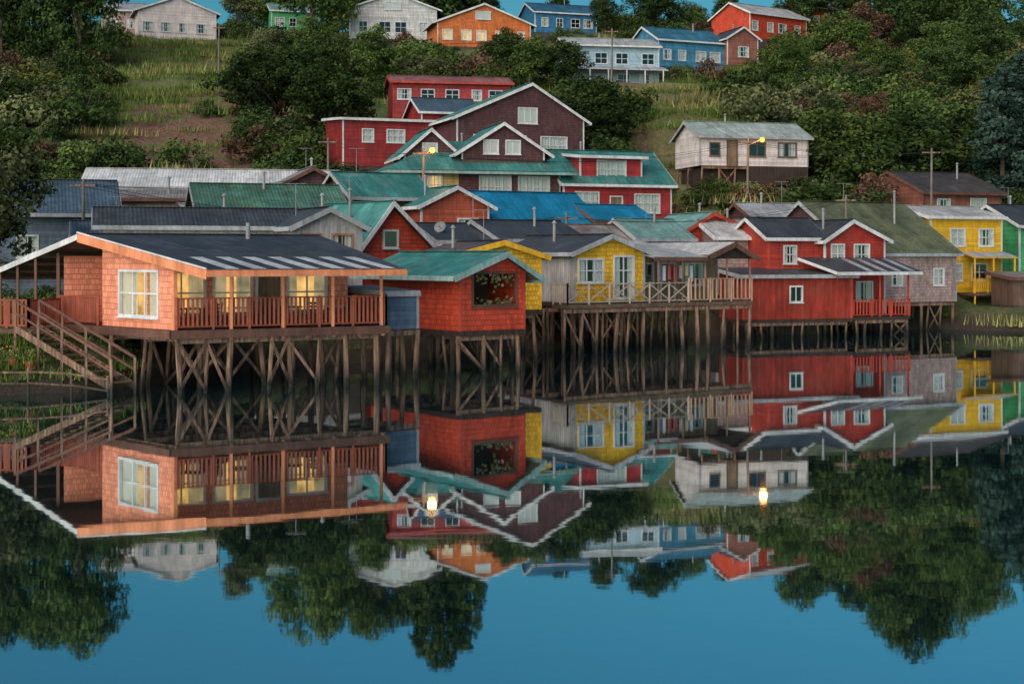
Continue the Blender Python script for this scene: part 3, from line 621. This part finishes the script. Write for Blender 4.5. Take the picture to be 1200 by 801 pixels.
H('grey_roof_cottage', (3.8, 86.6), (7.8, 88.5), 5, 3.2, 2.7, roof='side', rise=1.0, wall_m=TANW, rm=RUSTR, trim=TR_GREY)
H('red_trim_house', (11.2, 93.2), (16.2, 95), 6, 3.5, 3.1, roof='front', rise=1.2, over=.6, apex=.4, wall_m=REDS, rm=rf((.25, .5, .46)), trim=TR_RED, wins=[('F', 2, 1.3, 1, 1, 2, 2, 'c')])
H('brown_cottage', (17, 98.5), (22, 100), 6, 4.5, 3.0, roof='side', rise=1.2, wall_m=BROWN, rm=GREYR, trim=TR_BR)

pt, F, W = house('p', (-8.4, 104), (3.6, 107.2), 8, 8.2, 3.5, roof='hip', rise=2.0, over=1.0, wall_m=BROWN, wl=CREAM, rm=TEAL, trim=TR_TEAL,
    wins=[('F', 1.2, 1.4, .9, 1.3, 2, 2, 'l'), ('F', 2.8, 1.4, 1.0, 1.3, 2, 2, 'l'), ('F', 7.4, 1.2, 2.3, 1.5, 4, 2, 'f'), ('F', 10.4, 1.2, 2.3, 1.5, 4, 2, 'f')], chim=(6, 5))
for u0, u1, z0_, z1_ in ((.07, 4.6, 0, 1.2), (.07, 4.6, 2.85, 3.4), (.07, .6, 1.2, 2.85), (1.8, 2.15, 1.2, 2.85), (3.45, 4.6, 1.2, 2.85)):
    pt.w.box(F(u0, -.05, z0_), F(u1, 0, 0)-F(u0, 0, 0), F(0, .046, 0)-F(0, 0, 0), V((0, 0, z1_-z0_)), CREAM)
pt.emit('brown_teal_roof_house')
H('dormer_gable', (-3.7, 105.6), (2.4, 107.2), 6, 12.2, .7, roof='front', rise=2.0, over=.7, wall_m=BROWN, rm=TEAL, trim=WHITE, wins=[('F', 2.2, .5, 1.0, .9, 2, 1, 'f'), ('F', 3.9, .5, 1.0, .9, 2, 1, 'f')], found=.5, chim=False, antenna=False)
H('dormer_gable', (-8.0, 106.2), (-4.2, 107.2), 5, 12.2, .6, roof='front', rise=1.7, over=.6, wall_m=BROWN, rm=TEAL, trim=WHITE, wins=[('F', 1.9, .4, 1.0, .8, 2, 1, 'f')], found=.5, chim=False, antenna=False)
H('large_brown_gable_house', (-4.6, 119.6), (6.2, 123.4), 9, 10.8, 6.0, roof='front', rise=2.9, over=.6, apex=.58, wall_m=BROWN, rm=TEAL, trim=WHITE,
  wins=[('F', 6.3, 5.6, 1.6, 1.2, 3, 1, 'f'), ('F', 8.7, 3.0, 2.3, 1.4, 3, 2, 'f'), ('F', 5.2, 3.0, 1.8, 1.4, 3, 2, 'c'), ('F', 2.2, 3.0, 1.4, 1.4, 2, 2, 'c')])
H('red_teal_roof_house', (3.9, 107), (12.3, 110), 8, 7.4, 3.2, roof='side', rise=2.6, over=.4, wall_m=cl((.48, .045, .045)), rm=TEAL, trim=WHITE,
  wins=[('F', 1.9, 1.1, 1.8, 1.3, 3, 2, 'f'), ('F', 6.9, 1.0, 2.0, 1.3, 3, 2, 'f'), ('F', 4.3, .1, .9, 2, 1, 1, 'd')])
H('red_dormer', (5.2, 108.1), (10.0, 109.9), 5, 10.6, 2.0, roof='shed', rise=.5, over=.5, wall_m=cl((.48, .045, .045)), rm=TEAL, trim=WHITE, wins=[('F', 2.6, .4, 2.3, 1.25, 3, 2, 'f')], found=1, chim=False, antenna=False)
H('dark_red_house', (-14.6, 123), (-6.2, 126), 7, 12.8, 4.1, roof='shed', rise=.5, over=.3, wall_m=DRED, rm=GREYR, wins=[('F', 2.2, 2.2, .9, 1.0, 2, 2, 'f'), ('F', 4.7, 2.2, 1.5, 1.0, 3, 2, 'f')])
H('long_red_house', (-11.6, 139), (-.2, 141), 6, 18.2, 3.9, roof='side', rise=.8, wall_m=cl((.48, .055, .06)), rm=rf((.42, .16, .15)), trim=TR_RED, wins=autowins(11.4, 3.9, 5, 2.2, .9, 1.2))
H('blue_grey_roof_cottage', (-8.3, 131), (-3.2, 132.6), 6, 15, 3.4, roof='side', rise=1.4, wall_m=DRED, rm=BLUEGR)
pt, F, W = house('u', (16.0, 120.8), (25.6, 123.2), 6, 12.7, 2.6, roof='side', rise=1.3, over=.45, wall_m=WHITEW, rm=rf((.5, .58, .54)), trim=TR_GREY, frame=surf('plain', (.2, .13, .1)),
    wins=[('F', 1.3, .9, .8, 1.0, 1, 2, 'n'), ('F', 2.9, .1, .85, 2.0, 1, 1, 'd'), ('F', 5.2, .9, 1.4, 1.1, 2, 1, 'n'), ('F', 8.0, .9, 1.6, 1.1, 3, 1, 'c')], found=0, chim=(3.5, 3))
pt.x.box(F(4.2, -.1, -1.6), F(W, 0, 0)-F(4.2, 0, 0), V((0, .1, 0)), V((0, 0, 1.55)), DARKW); stilts(pt.x, F, .1, W-.1, .1, 5.8, -.05, 7, 3, zb=-4, brace=.1)
pt.b.box(F(.5, .8, -4), F(W-1, 0, 0)-F(0, 0, 0), F(0, 5, 0)-F(0, 0, 0), V((0, 0, 3.9)), DARKW)
HOUSES[-1] = HOUSES[-1][:5]+(11.4,)+HOUSES[-1][6:]
pt.emit('white_hillside_house')
pt, F, W = house('v', (6.6, 169), (17.6, 171), 7, 24.6, 5.6, roof='side', rise=1.2, over=.5, wall_m=LBLUE, rm=rf((.58, .6, .58)), wins=autowins(11, 5, 4, 3.4, 1.2, 1.4, mode='n')+autowins(11, 5, 4, .8, 1.3, 1.4), found=4)
slab(pt.r, F(-.6, -2.2, 2.4), F(W+.6, -2.2, 2.4), F(W+.6, 0, 3.0), F(-.6, 0, 3.0), GREYR, WHITE)
for i in range(6): pt.x.bar(F(W*i/5, -2.1, -2), F(W*i/5, -2.1, 2.4), .14, .14, WHITE)
pt.x.box(F(-.2, -2.2, -.3), F(W+.2, 0, 0)-F(-.2, 0, 0), F(0, 2.19, 0)-F(0, 0, 0), V((0, 0, .25)), WOOD)
pt.emit('pale_blue_hilltop_house')
H('blue_hilltop_house', (18.9, 183), (28, 187), 8, 29.2, 3.8, roof='side', rise=2.0, wall_m=cl((.08, .3, .48)), wr=BRICK, rm=rf((.06, .22, .32)), wins=autowins(10, 4, 4, 1.2, 1.2, 1.4))
H('brown_hilltop_house', (28.2, 186), (32.4, 187.5), 6, 30, 3.6, roof='front', rise=1.4, wall_m=BRICK, rm=DARKR, wins=autowins(4.3, 4, 1, 1.2, 1.2, 1.4))
H('red_hilltop_house', (33, 197), (42, 203), 8, 35.2, 3.6, roof='side', rise=1.8, wall_m=REDS, rm=rf((.6, .6, .6)), wins=autowins(10, 4, 4, 1.2, 1.2, 1.4))
H('orange_hilltop_house', (-10.4, 199), (2.6, 202), 9, 34.4, 3.5, roof='front', rise=2.6, over=.8, apex=.5, wall_m=sh((.9, .24, .06)), rm=BLUE, trim=WHITE, wins=autowins(13, 4, 5, 1, 1.3, 1.3, mode='l')+[('F', 6.5, 4, 2, 1, 2, 1, 'f')])
H('white_hilltop_house', (-23.5, 209), (-11.2, 211), 9, 37, 4.6, roof='front', rise=2.2, over=.8, wall_m=surf('clap', (.75, .72, .7), .25), rm=rf((.5, .2, .17)), wins=autowins(12, 4, 4, 1, 1.5, 1.6)+[('F', 6, 4.4, 2.2, 1, 2, 1, 'f')])
H('white_gable_hilltop_house', (-57, 217), (-46, 221), 9, 38.3, 4.4, roof='front', rise=2.2, over=.7, wall_m=WHITEW, rm=GREYR, wins=autowins(11, 4, 4, 1.2, 1.3, 1.4))
H('pink_hilltop_house', (-64, 222), (-58, 223), 8, 39.5, 4, roof='side', rise=1.6, wall_m=PINKW, rm=GREYR, wins=autowins(6, 4, 2, 1.2, 1.3, 1.4))
H('blue_roof_hilltop_house', (3.5, 216), (13, 219), 8, 39, 3.2, roof='side', rise=1.8, wall_m=BLUEW, rm=rf((.05, .17, .28)), wins=autowins(10, 3, 4, 1, 1.2, 1.3))
H('teal_hilltop_house', (-37, 219), (-30, 221), 8, 39.5, 3.4, roof='side', rise=1.6, wall_m=LGREEN, rm=LTEAL, wins=autowins(7, 3, 3, 1, 1.2, 1.3))
H('red_gable_hilltop_house', (44, 211), (53, 215), 8, 38.5, 3.5, roof='side', rise=1.8, wall_m=REDS, rm=GREYR, wins=autowins(9, 3, 3, 1, 1.2, 1.3))
H('red_white_hilltop_house', (66, 226), (78, 232), 9, 43, 4.5, roof='side', rise=3, wall_m=REDS, rm=WHITER, wins=autowins(13, 3, 4, 1, 1.4, 1.4))
build_terrain()

# ------------------------------------------------------------------ poles, lamps, wires, dishes
LAMP = emis('sodium_lamp_glow', (1, .36, .05), 4.0)
def pole(name, x, y, ztop, lamp=None, arms=True):
    g = ground(x, y); mb = MB(); mb.cyl((x, y, g-.3), (x+.05, y, ztop), .13, .08, surf('plain', (.22, .19, .16)), 8)
    if arms: mb.bar((x-.7, y, ztop-.35), (x+.7, y, ztop-.35), .08, .1, POST)
    if lamp:
        dx, dz = lamp; p = V((x+dx, y-.6, ztop+dz)); mb.bar((x, y, ztop+dz-.5), p, .05, .05, METAL)
        mb.cyl(p+V((0, 0, .2)), p+V((0, 0, .1)), .06, .26, METAL, 10)
    o = mb.obj(name)
    if lamp:
        b = MB(); n = 10
        for j in range(6):
            for i in range(n):
                f = lambda i, j: p+V((0, 0, -.08))+V((math.cos(6.283*i/n)*math.sin(math.pi*j/6), math.sin(6.283*i/n)*math.sin(math.pi*j/6), math.cos(math.pi*j/6)))*.2
                b.poly([f(i, j), f(i+1, j), f(i+1, j+1), f(i, j+1)], LAMP)
        b.obj('bulb', o, True)
        l = bpy.data.lights.new('lamp_light', 'POINT'); l.energy = 260; l.color = (1, .36, .06); l.shadow_soft_size = .3
        lo = bpy.data.objects.new('lamp_light', l); lo.location = p+V((0, -.5, -.15)); COL.objects.link(lo); lo.parent = o
    return V((x, y, ztop-.3))
W1 = pole('street_lamp', -6.3, 100.5, 12.6, (.7, -.1)); W2 = pole('street_lamp', 19.2, 116, 14.6, (1.1, -.1))
W3 = pole('utility_pole', -23.4, 77.5, 9.2); W4 = pole('utility_pole', 3.2, 84.5, 7.6); W5 = pole('utility_pole', 21.8, 93.0, 9); W6 = pole('utility_pole', -14, 108, 14); W7 = pole('utility_pole', 33, 112, 13.5); W8 = pole('utility_pole', 10.5, 150, 29); W9 = pole('utility_pole', -33, 160, 31)
mb = MB()
for a, b in ((W3, W1), (W1, W2), (W3, W4), (W4, W5), (W6, W1), (W5, W7), (W2, W7), (W8, W2), (W9, W6), (W9, W8)):
    for k in (-.5, .5):
        pr = None
        for i in range(17):
            t = i/16; p = a.lerp(b, t)+V((k, 0, -2.2*4*t*(1-t)*min(1, (a-b).length/60)))
            if pr is not None: mb.cyl(pr, p, .014, .014, surf('plain', (.03, .03, .03)), 4, False)
            pr = p
mb.obj('overhead_wires')
def dish(x, y, z, r=.35):
    mb = MB(); ax = V((-.35, -.85, .4)).normalized(); a = ax.cross(V((0, 0, 1))).normalized(); b = ax.cross(a); c = V((x, y, z)); M = surf('plain', (.33, .33, .33))
    f = lambda i, j: c+(a*math.cos(6.283*i/14)+b*math.sin(6.283*i/14))*r*j/4+ax*(r*.35*(j/4)**2)
    for j in range(4):
        for i in range(14): mb.poly([f(i, j), f(i+1, j), f(i+1, j+1), f(i, j+1)], M)
    mb.bar(c, c+ax*.45-V((0, 0, .1)), .03, .03, METAL); mb.bar(c-ax*.05, c-V((0, -.15, 1.0)), .05, .05, METAL); mb.obj('satellite_dish')
dish(-4.0, 79.8, 6.6); dish(-3.9, 75.9, 5.5, .3)
for i in range(5):
    mb = MB(); p = V((-18.2-.6*i+R.uniform(-.2, .2), 53.2+R.uniform(-.2, .5), 0)); p.z = ground(p.x, p.y)
    mb.cyl(p, p+V((0, 0, .35)), .14, .2, surf('plain', (.4, .13, .07)), 10)
    for k in range(60):
        c = p+V((R.gauss(0, .13), R.gauss(0, .13), .45+abs(R.gauss(0, .16)))); s = .06; m = surf('plain', R.choice([(.05, .12, .03), (.07, .15, .04), (.5, .3, .05)]))
        mb.poly([c, c+V((s, R.uniform(-s, s), s*.5)), c+V((0, R.uniform(-s, s), s*1.4))], m)
    mb.obj('potted_plant')

# ------------------------------------------------------------------ foliage
def leafmat(name, lo, hi):
    m, nt, out = newmat(name); g = N(nt)
    at = g.n('ShaderNodeAttribute'); at.attribute_name = 'tint'
    oi = g.n('ShaderNodeObjectInfo')
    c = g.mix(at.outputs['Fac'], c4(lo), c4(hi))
    k = g.mapr(oi.outputs['Random'], 0, 1, .65, 1.4)
    vm = g.n('ShaderNodeVectorMath', operation='SCALE'); g.link(c, vm.inputs[0]); g.link(k, vm.inputs['Scale'])
    d = g.n('ShaderNodeBsdfDiffuse'); g.link(vm.outputs[0], d.inputs[0]); g.link(d.outputs[0], out.inputs[0]); return m
BARK = surf('plain', (.1, .075, .055), rough=.9)
def plantmesh(name, clumps, per, leaf, lm, trunk, seed, up=.35):
    r = random.Random(seed); vs, fs, tint, mi = [], [], [], []
    for (c, rad) in clumps:
        ct = r.uniform(.0, .75)
        for _ in range(int(per*(rad**1.6))):
            d = V((r.gauss(0, 1), r.gauss(0, 1), r.gauss(0, 1))).normalized()
            p = c+V((d.x*rad, d.y*rad, d.z*rad*.75))*r.uniform(.6, 1.12)
            n = (d+V((r.gauss(0, .5), r.gauss(0, .5), r.gauss(0, .5)+up))).normalized()
            a = n.cross(V((r.gauss(0, 1), r.gauss(0, 1), r.gauss(0, 1)))).normalized(); b = n.cross(a)
            s = leaf*r.uniform(.5, 1.4); k = len(vs)
            vs += [tuple(p-a*s), tuple(p-b*s*.6), tuple(p+a*s), tuple(p+b*s*.6)]; fs.append((k, k+1, k+2, k+3))
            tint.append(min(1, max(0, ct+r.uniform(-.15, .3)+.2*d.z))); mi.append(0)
    for (p, q, r0, r1) in trunk:
        p, q = V(p), V(q); d = (q-p).normalized(); a = d.cross(V((1, .2, 0))).normalized(); b = d.cross(a); k = len(vs)
        for c, rr in ((p, r0), (q, r1)):
            for i in range(6): vs.append(tuple(c+a*rr*math.cos(i*1.0472)+b*rr*math.sin(i*1.0472)))
        for i in range(6): fs.append((k+i, k+(i+1) % 6, k+6+(i+1) % 6, k+6+i)); tint.append(0); mi.append(1)
    me = bpy.data.meshes.new(name); me.from_pydata(vs, [], fs)
    at = me.attributes.new('tint', 'FLOAT', 'FACE'); at.data.foreach_set('value', tint)
    me.materials.append(lm); me.materials.append(BARK); me.polygons.foreach_set('material_index', mi); return me
def broad(name, lm, seed, Ht=10, cr=3.6, nc=125, per=95, leaf=.17):
    r = random.Random(seed); cl_, tr = [], []
    lobes = [(V((r.uniform(-.5, .5)*cr, r.uniform(-.5, .5)*cr, Ht*r.uniform(.3, .76))), cr*r.uniform(.42, .64)) for _ in range(9)]+[(V((0, 0, Ht*.8)), cr*.45)]
    for i in range(nc):
        L, lr = r.choice(lobes); d = V((r.gauss(0, 1), r.gauss(0, 1), r.gauss(0, 1)+.2)).normalized()
        cl_.append((L+d*lr*r.uniform(.55, 1.05), cr*r.uniform(.16, .3)))
    tr.append(((0, 0, -.8), (0, 0, Ht*.4), Ht*.024, Ht*.018))
    for L, lr in lobes: tr.append(((0, 0, Ht*r.uniform(.2, .4)), tuple(L), Ht*.012, Ht*.004))
    return plantmesh(name, cl_, per, leaf, lm, tr, seed)
def column(name, lm, seed, Ht=10, cr=1.2, nc=150, per=210, leaf=.15, pw=.7):
    r = random.Random(seed); cl_ = []
    for i in range(nc):
        t = r.uniform(.03, 1.0); rr = cr*(math.sin(math.pi*min(1, t*.8+.14))**pw)*math.sqrt(r.uniform(.1, 1.0)); a = r.uniform(0, 6.283)
        cl_.append((V((rr*math.cos(a), rr*math.sin(a), t*Ht*.96)), cr*r.uniform(.28, .5)*(1.15-t*.5)))
    return plantmesh(name, cl_, per, leaf, lm, [((0, 0, -.8), (0, 0, Ht*.9), Ht*.02, Ht*.003)], seed, .6)
def shrub(name, lm, seed, r0=1.3, Ht=1.9, nc=26, per=220, leaf=.095):
    r = random.Random(seed); cl_ = []
    for i in range(nc):
        a = r.uniform(0, 6.283); q = r0*math.sqrt(r.random()); z = Ht*(1-(q/r0)**2*.6)*r.uniform(.25, .9)
        cl_.append((V((q*math.cos(a), q*math.sin(a), z)), r.uniform(.28, .55)))
    return plantmesh(name, cl_, per, leaf, lm, [((0, 0, -.4), (q*.5, 0, Ht*.6), .05, .02)], seed)
DG = leafmat('dark_green_leaves', (.018, .036, .014), (.08, .12, .036)); MG = leafmat('mid_green_leaves', (.03, .06, .018), (.13, .18, .05)); OL = leafmat('olive_leaves', (.045, .06, .028), (.17, .18, .08))
BG = leafmat('blue_green_leaves', (.016, .032, .026), (.06, .1, .075)); RB = leafmat('reddish_leaves', (.045, .028, .02), (.17, .1, .065)); PK = leafmat('blossoming_leaves', (.1, .07, .05), (.34, .25, .2)); YG = leafmat('yellow_green_leaves', (.06, .07, .02), (.2, .2, .06))
BT = [broad('broadleaf_tree', DG, 1), broad('broadleaf_tree', MG, 2), broad('broadleaf_tree', DG, 3, cr=4), broad('broadleaf_tree', OL, 4, cr=3.3), broad('broadleaf_tree', RB, 5, cr=3.8), broad('broadleaf_tree', MG, 6, cr=4.2)]
CT = [column('poplar_tree', DG, 7, cr=1.5), column('cypress_tree', BG, 8, cr=1.5)]
SM = [shrub('s', DG, 21), shrub('s', MG, 22), shrub('s', OL, 23), shrub('s', MG, 24), shrub('s', YG, 25), shrub('s', RB, 26), shrub('s', PK, 27), shrub('s', DG, 28, Ht=2.8)]
def tree(me, name, x, y, top, wide=1.0, base=None):
    g = ground(x, y) if base is None else base; s = max(.3, (top-g)/10)
    o = bpy.data.objects.new(name, me); o.location = (x, y, g-.1); o.scale = (s*wide, s*wide, s); o.rotation_euler = (0, 0, R.uniform(0, 6.28)); COL.objects.link(o)
B = 'broadleaf_tree'
for i, x, y, top, w in [(3, -26.2, 72, 11.2, 1.0), (0, -61, 190, 48, .9), (2, -56.5, 186, 47, .8), (0, -69, 192, 48, .9), (3, -43, 224, 49, 1.1), (1, -38.5, 225, 48, 1.1), (0, -25.5, 138, 25.5, 1.2), (0, -21, 141, 26.5, 1.2), (2, -17.6, 137, 24, 1.2),
    (1, -29, 206, 53, .9), (5, -23, 222, 55, .85), (0, -18.5, 224, 54, .85), (5, -24, 172, 34, 1.2), (1, -16.5, 168, 33, 1.2), (3, -30, 172, 33, 1.2), (1, 2.5, 163, 31, 1.2), (0, 6.0, 160, 29.5, 1.3), (2, -1, 175, 33, 1.2), (0, 8.2, 134, 22.3, 1.2), (1, 10.0, 137, 21.5, 1.1), (2, 6.2, 139, 22.5, 1.1),
    (0, 14, 214, 45, 1.1), (2, 21, 211, 45.5, 1.2), (1, 27, 214, 44, 1.2), (0, 8, 232, 47.5, 1.2), (2, 43, 211, 47, 1.1), (0, 50, 209, 47.5, 1.1), (2, 56, 199, 51, .9), (0, 51, 196, 47, 1.0), (1, 62, 202, 50.5, .9), (5, 68, 206, 47, 1), (4, 47.5, 190, 38.5, 1.4), (1, 42, 182, 37, 1.3), (2, 52, 178, 37.5, 1.2),
    (5, 48, 160, 31.5, 1.2), (2, 54, 165, 34, 1.2), (1, 41, 160, 30, 1.2), (3, 37, 150, 26, 1.3), (2, 45, 146, 27, 1.3), (5, 29, 128, 18.5, 1.4), (1, 32, 132, 19.5, 1.3), (4, 35, 138, 21, 1.2), (2, 36.5, 131, 18.5, 1.4), (0, 40.5, 134, 20, 1.3), (5, 31.5, 165, 31, 1.1), (5, -36, 108, 12.5, 1.3), (0, -42, 118, 15.5, 1.2), (0, -30, 240, 52, 1), (2, -5, 238, 49, 1.1), (0, 34, 222, 46, 1.1), (2, -75, 200, 46, 1), (1, -52, 230, 47, 1.1), (0, 74, 200, 45, 1)]:
    tree(BT[i], B, x, y, top, w)
for x, y, top, w in [(-13.4, 218, 57, 1.15), (-10.6, 216, 58.5, 1.2), (-7.6, 219, 56.5, 1.15)]: tree(CT[0], 'poplar_tree', x, y, top, w)
for x, y, top, w in [(43.8, 127, 22.5, 1.1), (46.0, 129, 24, 1.1), (48.5, 131, 22, 1.1)]: tree(CT[1], 'cypress_tree', x, y, top, w)

def blocked(x, y, top, rad):
    for a, ux, uy, W, D, z0, hh, yf in HOUSES:
        p = V((x, y, 0))-a; u, v = p.dot(ux), p.dot(uy)
        if -rad < u < W+rad and -rad < v < D+rad: return True
        if y < a.y+1 and a.y-y < 40:
            b0, b1 = a.x/a.y, (a+ux*W).x/(a+ux*W).y
            if b0-rad/y < x/y < b1+rad/y and (top-5)/y > (z0+.9-5)/a.y: return True
    return False
def scatter(parent, meshes, n, region, size, dens, frac=.85):
    e = empty(parent); k = 0
    for _ in range(n):
        y = R.uniform(*region[:2]); x = y*R.uniform(*region[2:])
        if R.random() > dens(x, y): continue
        s = R.uniform(*size); g = ground(x, y)
        if g < .45: continue
        if blocked(x, y, g+s*1.9*frac, s*1.1):
            s *= .45
            if blocked(x, y, g+s*1.9*frac, s*1.1): continue
        o = bpy.data.objects.new('clump', R.choice(meshes)); o.location = (x, y, g-.15); o.scale = (s*R.uniform(.85, 1.25), s, s*R.uniform(.75, 1.15)); o.rotation_euler = (0, 0, R.uniform(0, 6.28)); COL.objects.link(o); o.parent = e; k += 1
    print(parent, k)
def dens(x, y):
    b = x/y; n = noise.noise(V((x*.06, y*.06, 5)))
    if .08 < b < .163 and 124 < y < 176: return .05
    if -.29 < b < -.18 and 104 < y < 215: return .03+.25*max(0, n)
    if b > .07: return .95
    return .55+.9*n
scatter('hillside_shrubs', SM[:4]+[SM[0], SM[1], SM[7], SM[7], SM[4], SM[2], SM[5]], 1900, (104, 245, -.4, .4), (.9, 2.4), dens)
scatter('flowering_shrubs', [SM[6], SM[5]], 90, (112, 160, .2, .4), (.7, 1.4), lambda x, y: .8)
scatter('village_shrubs', SM[:4], 420, (62, 104, -.42, .42), (.4, 1.0), lambda x, y: .6)
scatter('bank_shrubs', [SM[1], SM[2], SM[4]], 90, (51.5, 60, -.44, -.3), (.15, .4), lambda x, y: .8)
GR = leafmat('grass_blades', (.08, .1, .03), (.36, .3, .13)); GG = leafmat('green_grass_blades', (.04, .075, .016), (.16, .22, .05))
def grassmesh(lm, seed):
    r = random.Random(seed); vs, fs, ti = [], [], []
    for _ in range(300):
        x, y = r.gauss(0, .9), r.gauss(0, .9); h = r.uniform(.15, .5); a = r.uniform(0, 6.28); w = .03; k = len(vs); dx, dy = r.gauss(0, .1), r.gauss(0, .1)
        vs += [(x-w*math.cos(a), y-w*math.sin(a), -.1), (x+w*math.cos(a), y+w*math.sin(a), -.1), (x+dx, y+dy, h)]; fs.append((k, k+1, k+2)); ti.append(r.random())
    me = bpy.data.meshes.new('grass_tuft'); me.from_pydata(vs, [], fs); at = me.attributes.new('tint', 'FLOAT', 'FACE'); at.data.foreach_set('value', ti); me.materials.append(lm); return me
GM = [grassmesh(GR, 1), grassmesh(GG, 2), grassmesh(GG, 3)]
def gd(x, y):
    b = x/y
    if -.3 < b < -.17 and y < 160: return .2
    if abs(x-(11.3+.07*(y-124)+.7*math.sin(y*.3))) < 1.4 and y < 168: return 0
    return .9 if (.075 < b < .166 or -.3 < b < -.17) else .1
scatter('hillside_grass', GM, 2000, (100, 220, -.32, .3), (.9, 2.2), gd, .2)
scatter('bank_grass', GM[1:], 300, (51, 64, -.46, -.27), (.35, .8), lambda x, y: .9, .2)
scatter('village_grass', GM, 350, (64, 104, -.42, .42), (.6, 1.4), lambda x, y: .9, .2)

# ------------------------------------------------------------------ light, sky, camera
w = bpy.data.worlds.new('World'); scene.world = w; w.use_nodes = True; nt = w.node_tree; g = N(nt)
bg = nt.nodes['Background']; sky = g.n('ShaderNodeTexSky'); sky.sky_type = 'NISHITA'; sky.sun_disc = False
az = math.radians(215); el = math.radians(26)
sky.sun_elevation = math.radians(11); sky.sun_rotation = az; sky.ozone_density = 3.0; sky.air_density = 1.0; sky.dust_density = .6
tint = g.mix(1.0, sky.outputs[0], (.36, .86, .86, 1), 'MULTIPLY')
g.link(tint, bg.inputs[0]); bg.inputs[1].default_value = .108
sun = bpy.data.lights.new('sun', 'SUN'); sun.energy = 4.3; sun.angle = math.radians(85); sun.color = (1, .86, .79)
so = bpy.data.objects.new('sun', sun); COL.objects.link(so)
dirv = V((math.sin(az)*math.cos(el), math.cos(az)*math.cos(el), math.sin(el))); so.rotation_euler = dirv.to_track_quat('Z', 'Y').to_euler()
cam = bpy.data.cameras.new('camera'); cam.lens = 50; cam.sensor_width = 36; cam.shift_y = -.0837; cam.clip_end = 6000
co = bpy.data.objects.new('camera', cam); co.location = (0, 0, 5); co.rotation_euler = (math.pi/2, 0, 0); COL.objects.link(co); scene.camera = co
scene.view_settings.view_transform = 'Standard'; scene.view_settings.look = 'None'; scene.view_settings.exposure = 0
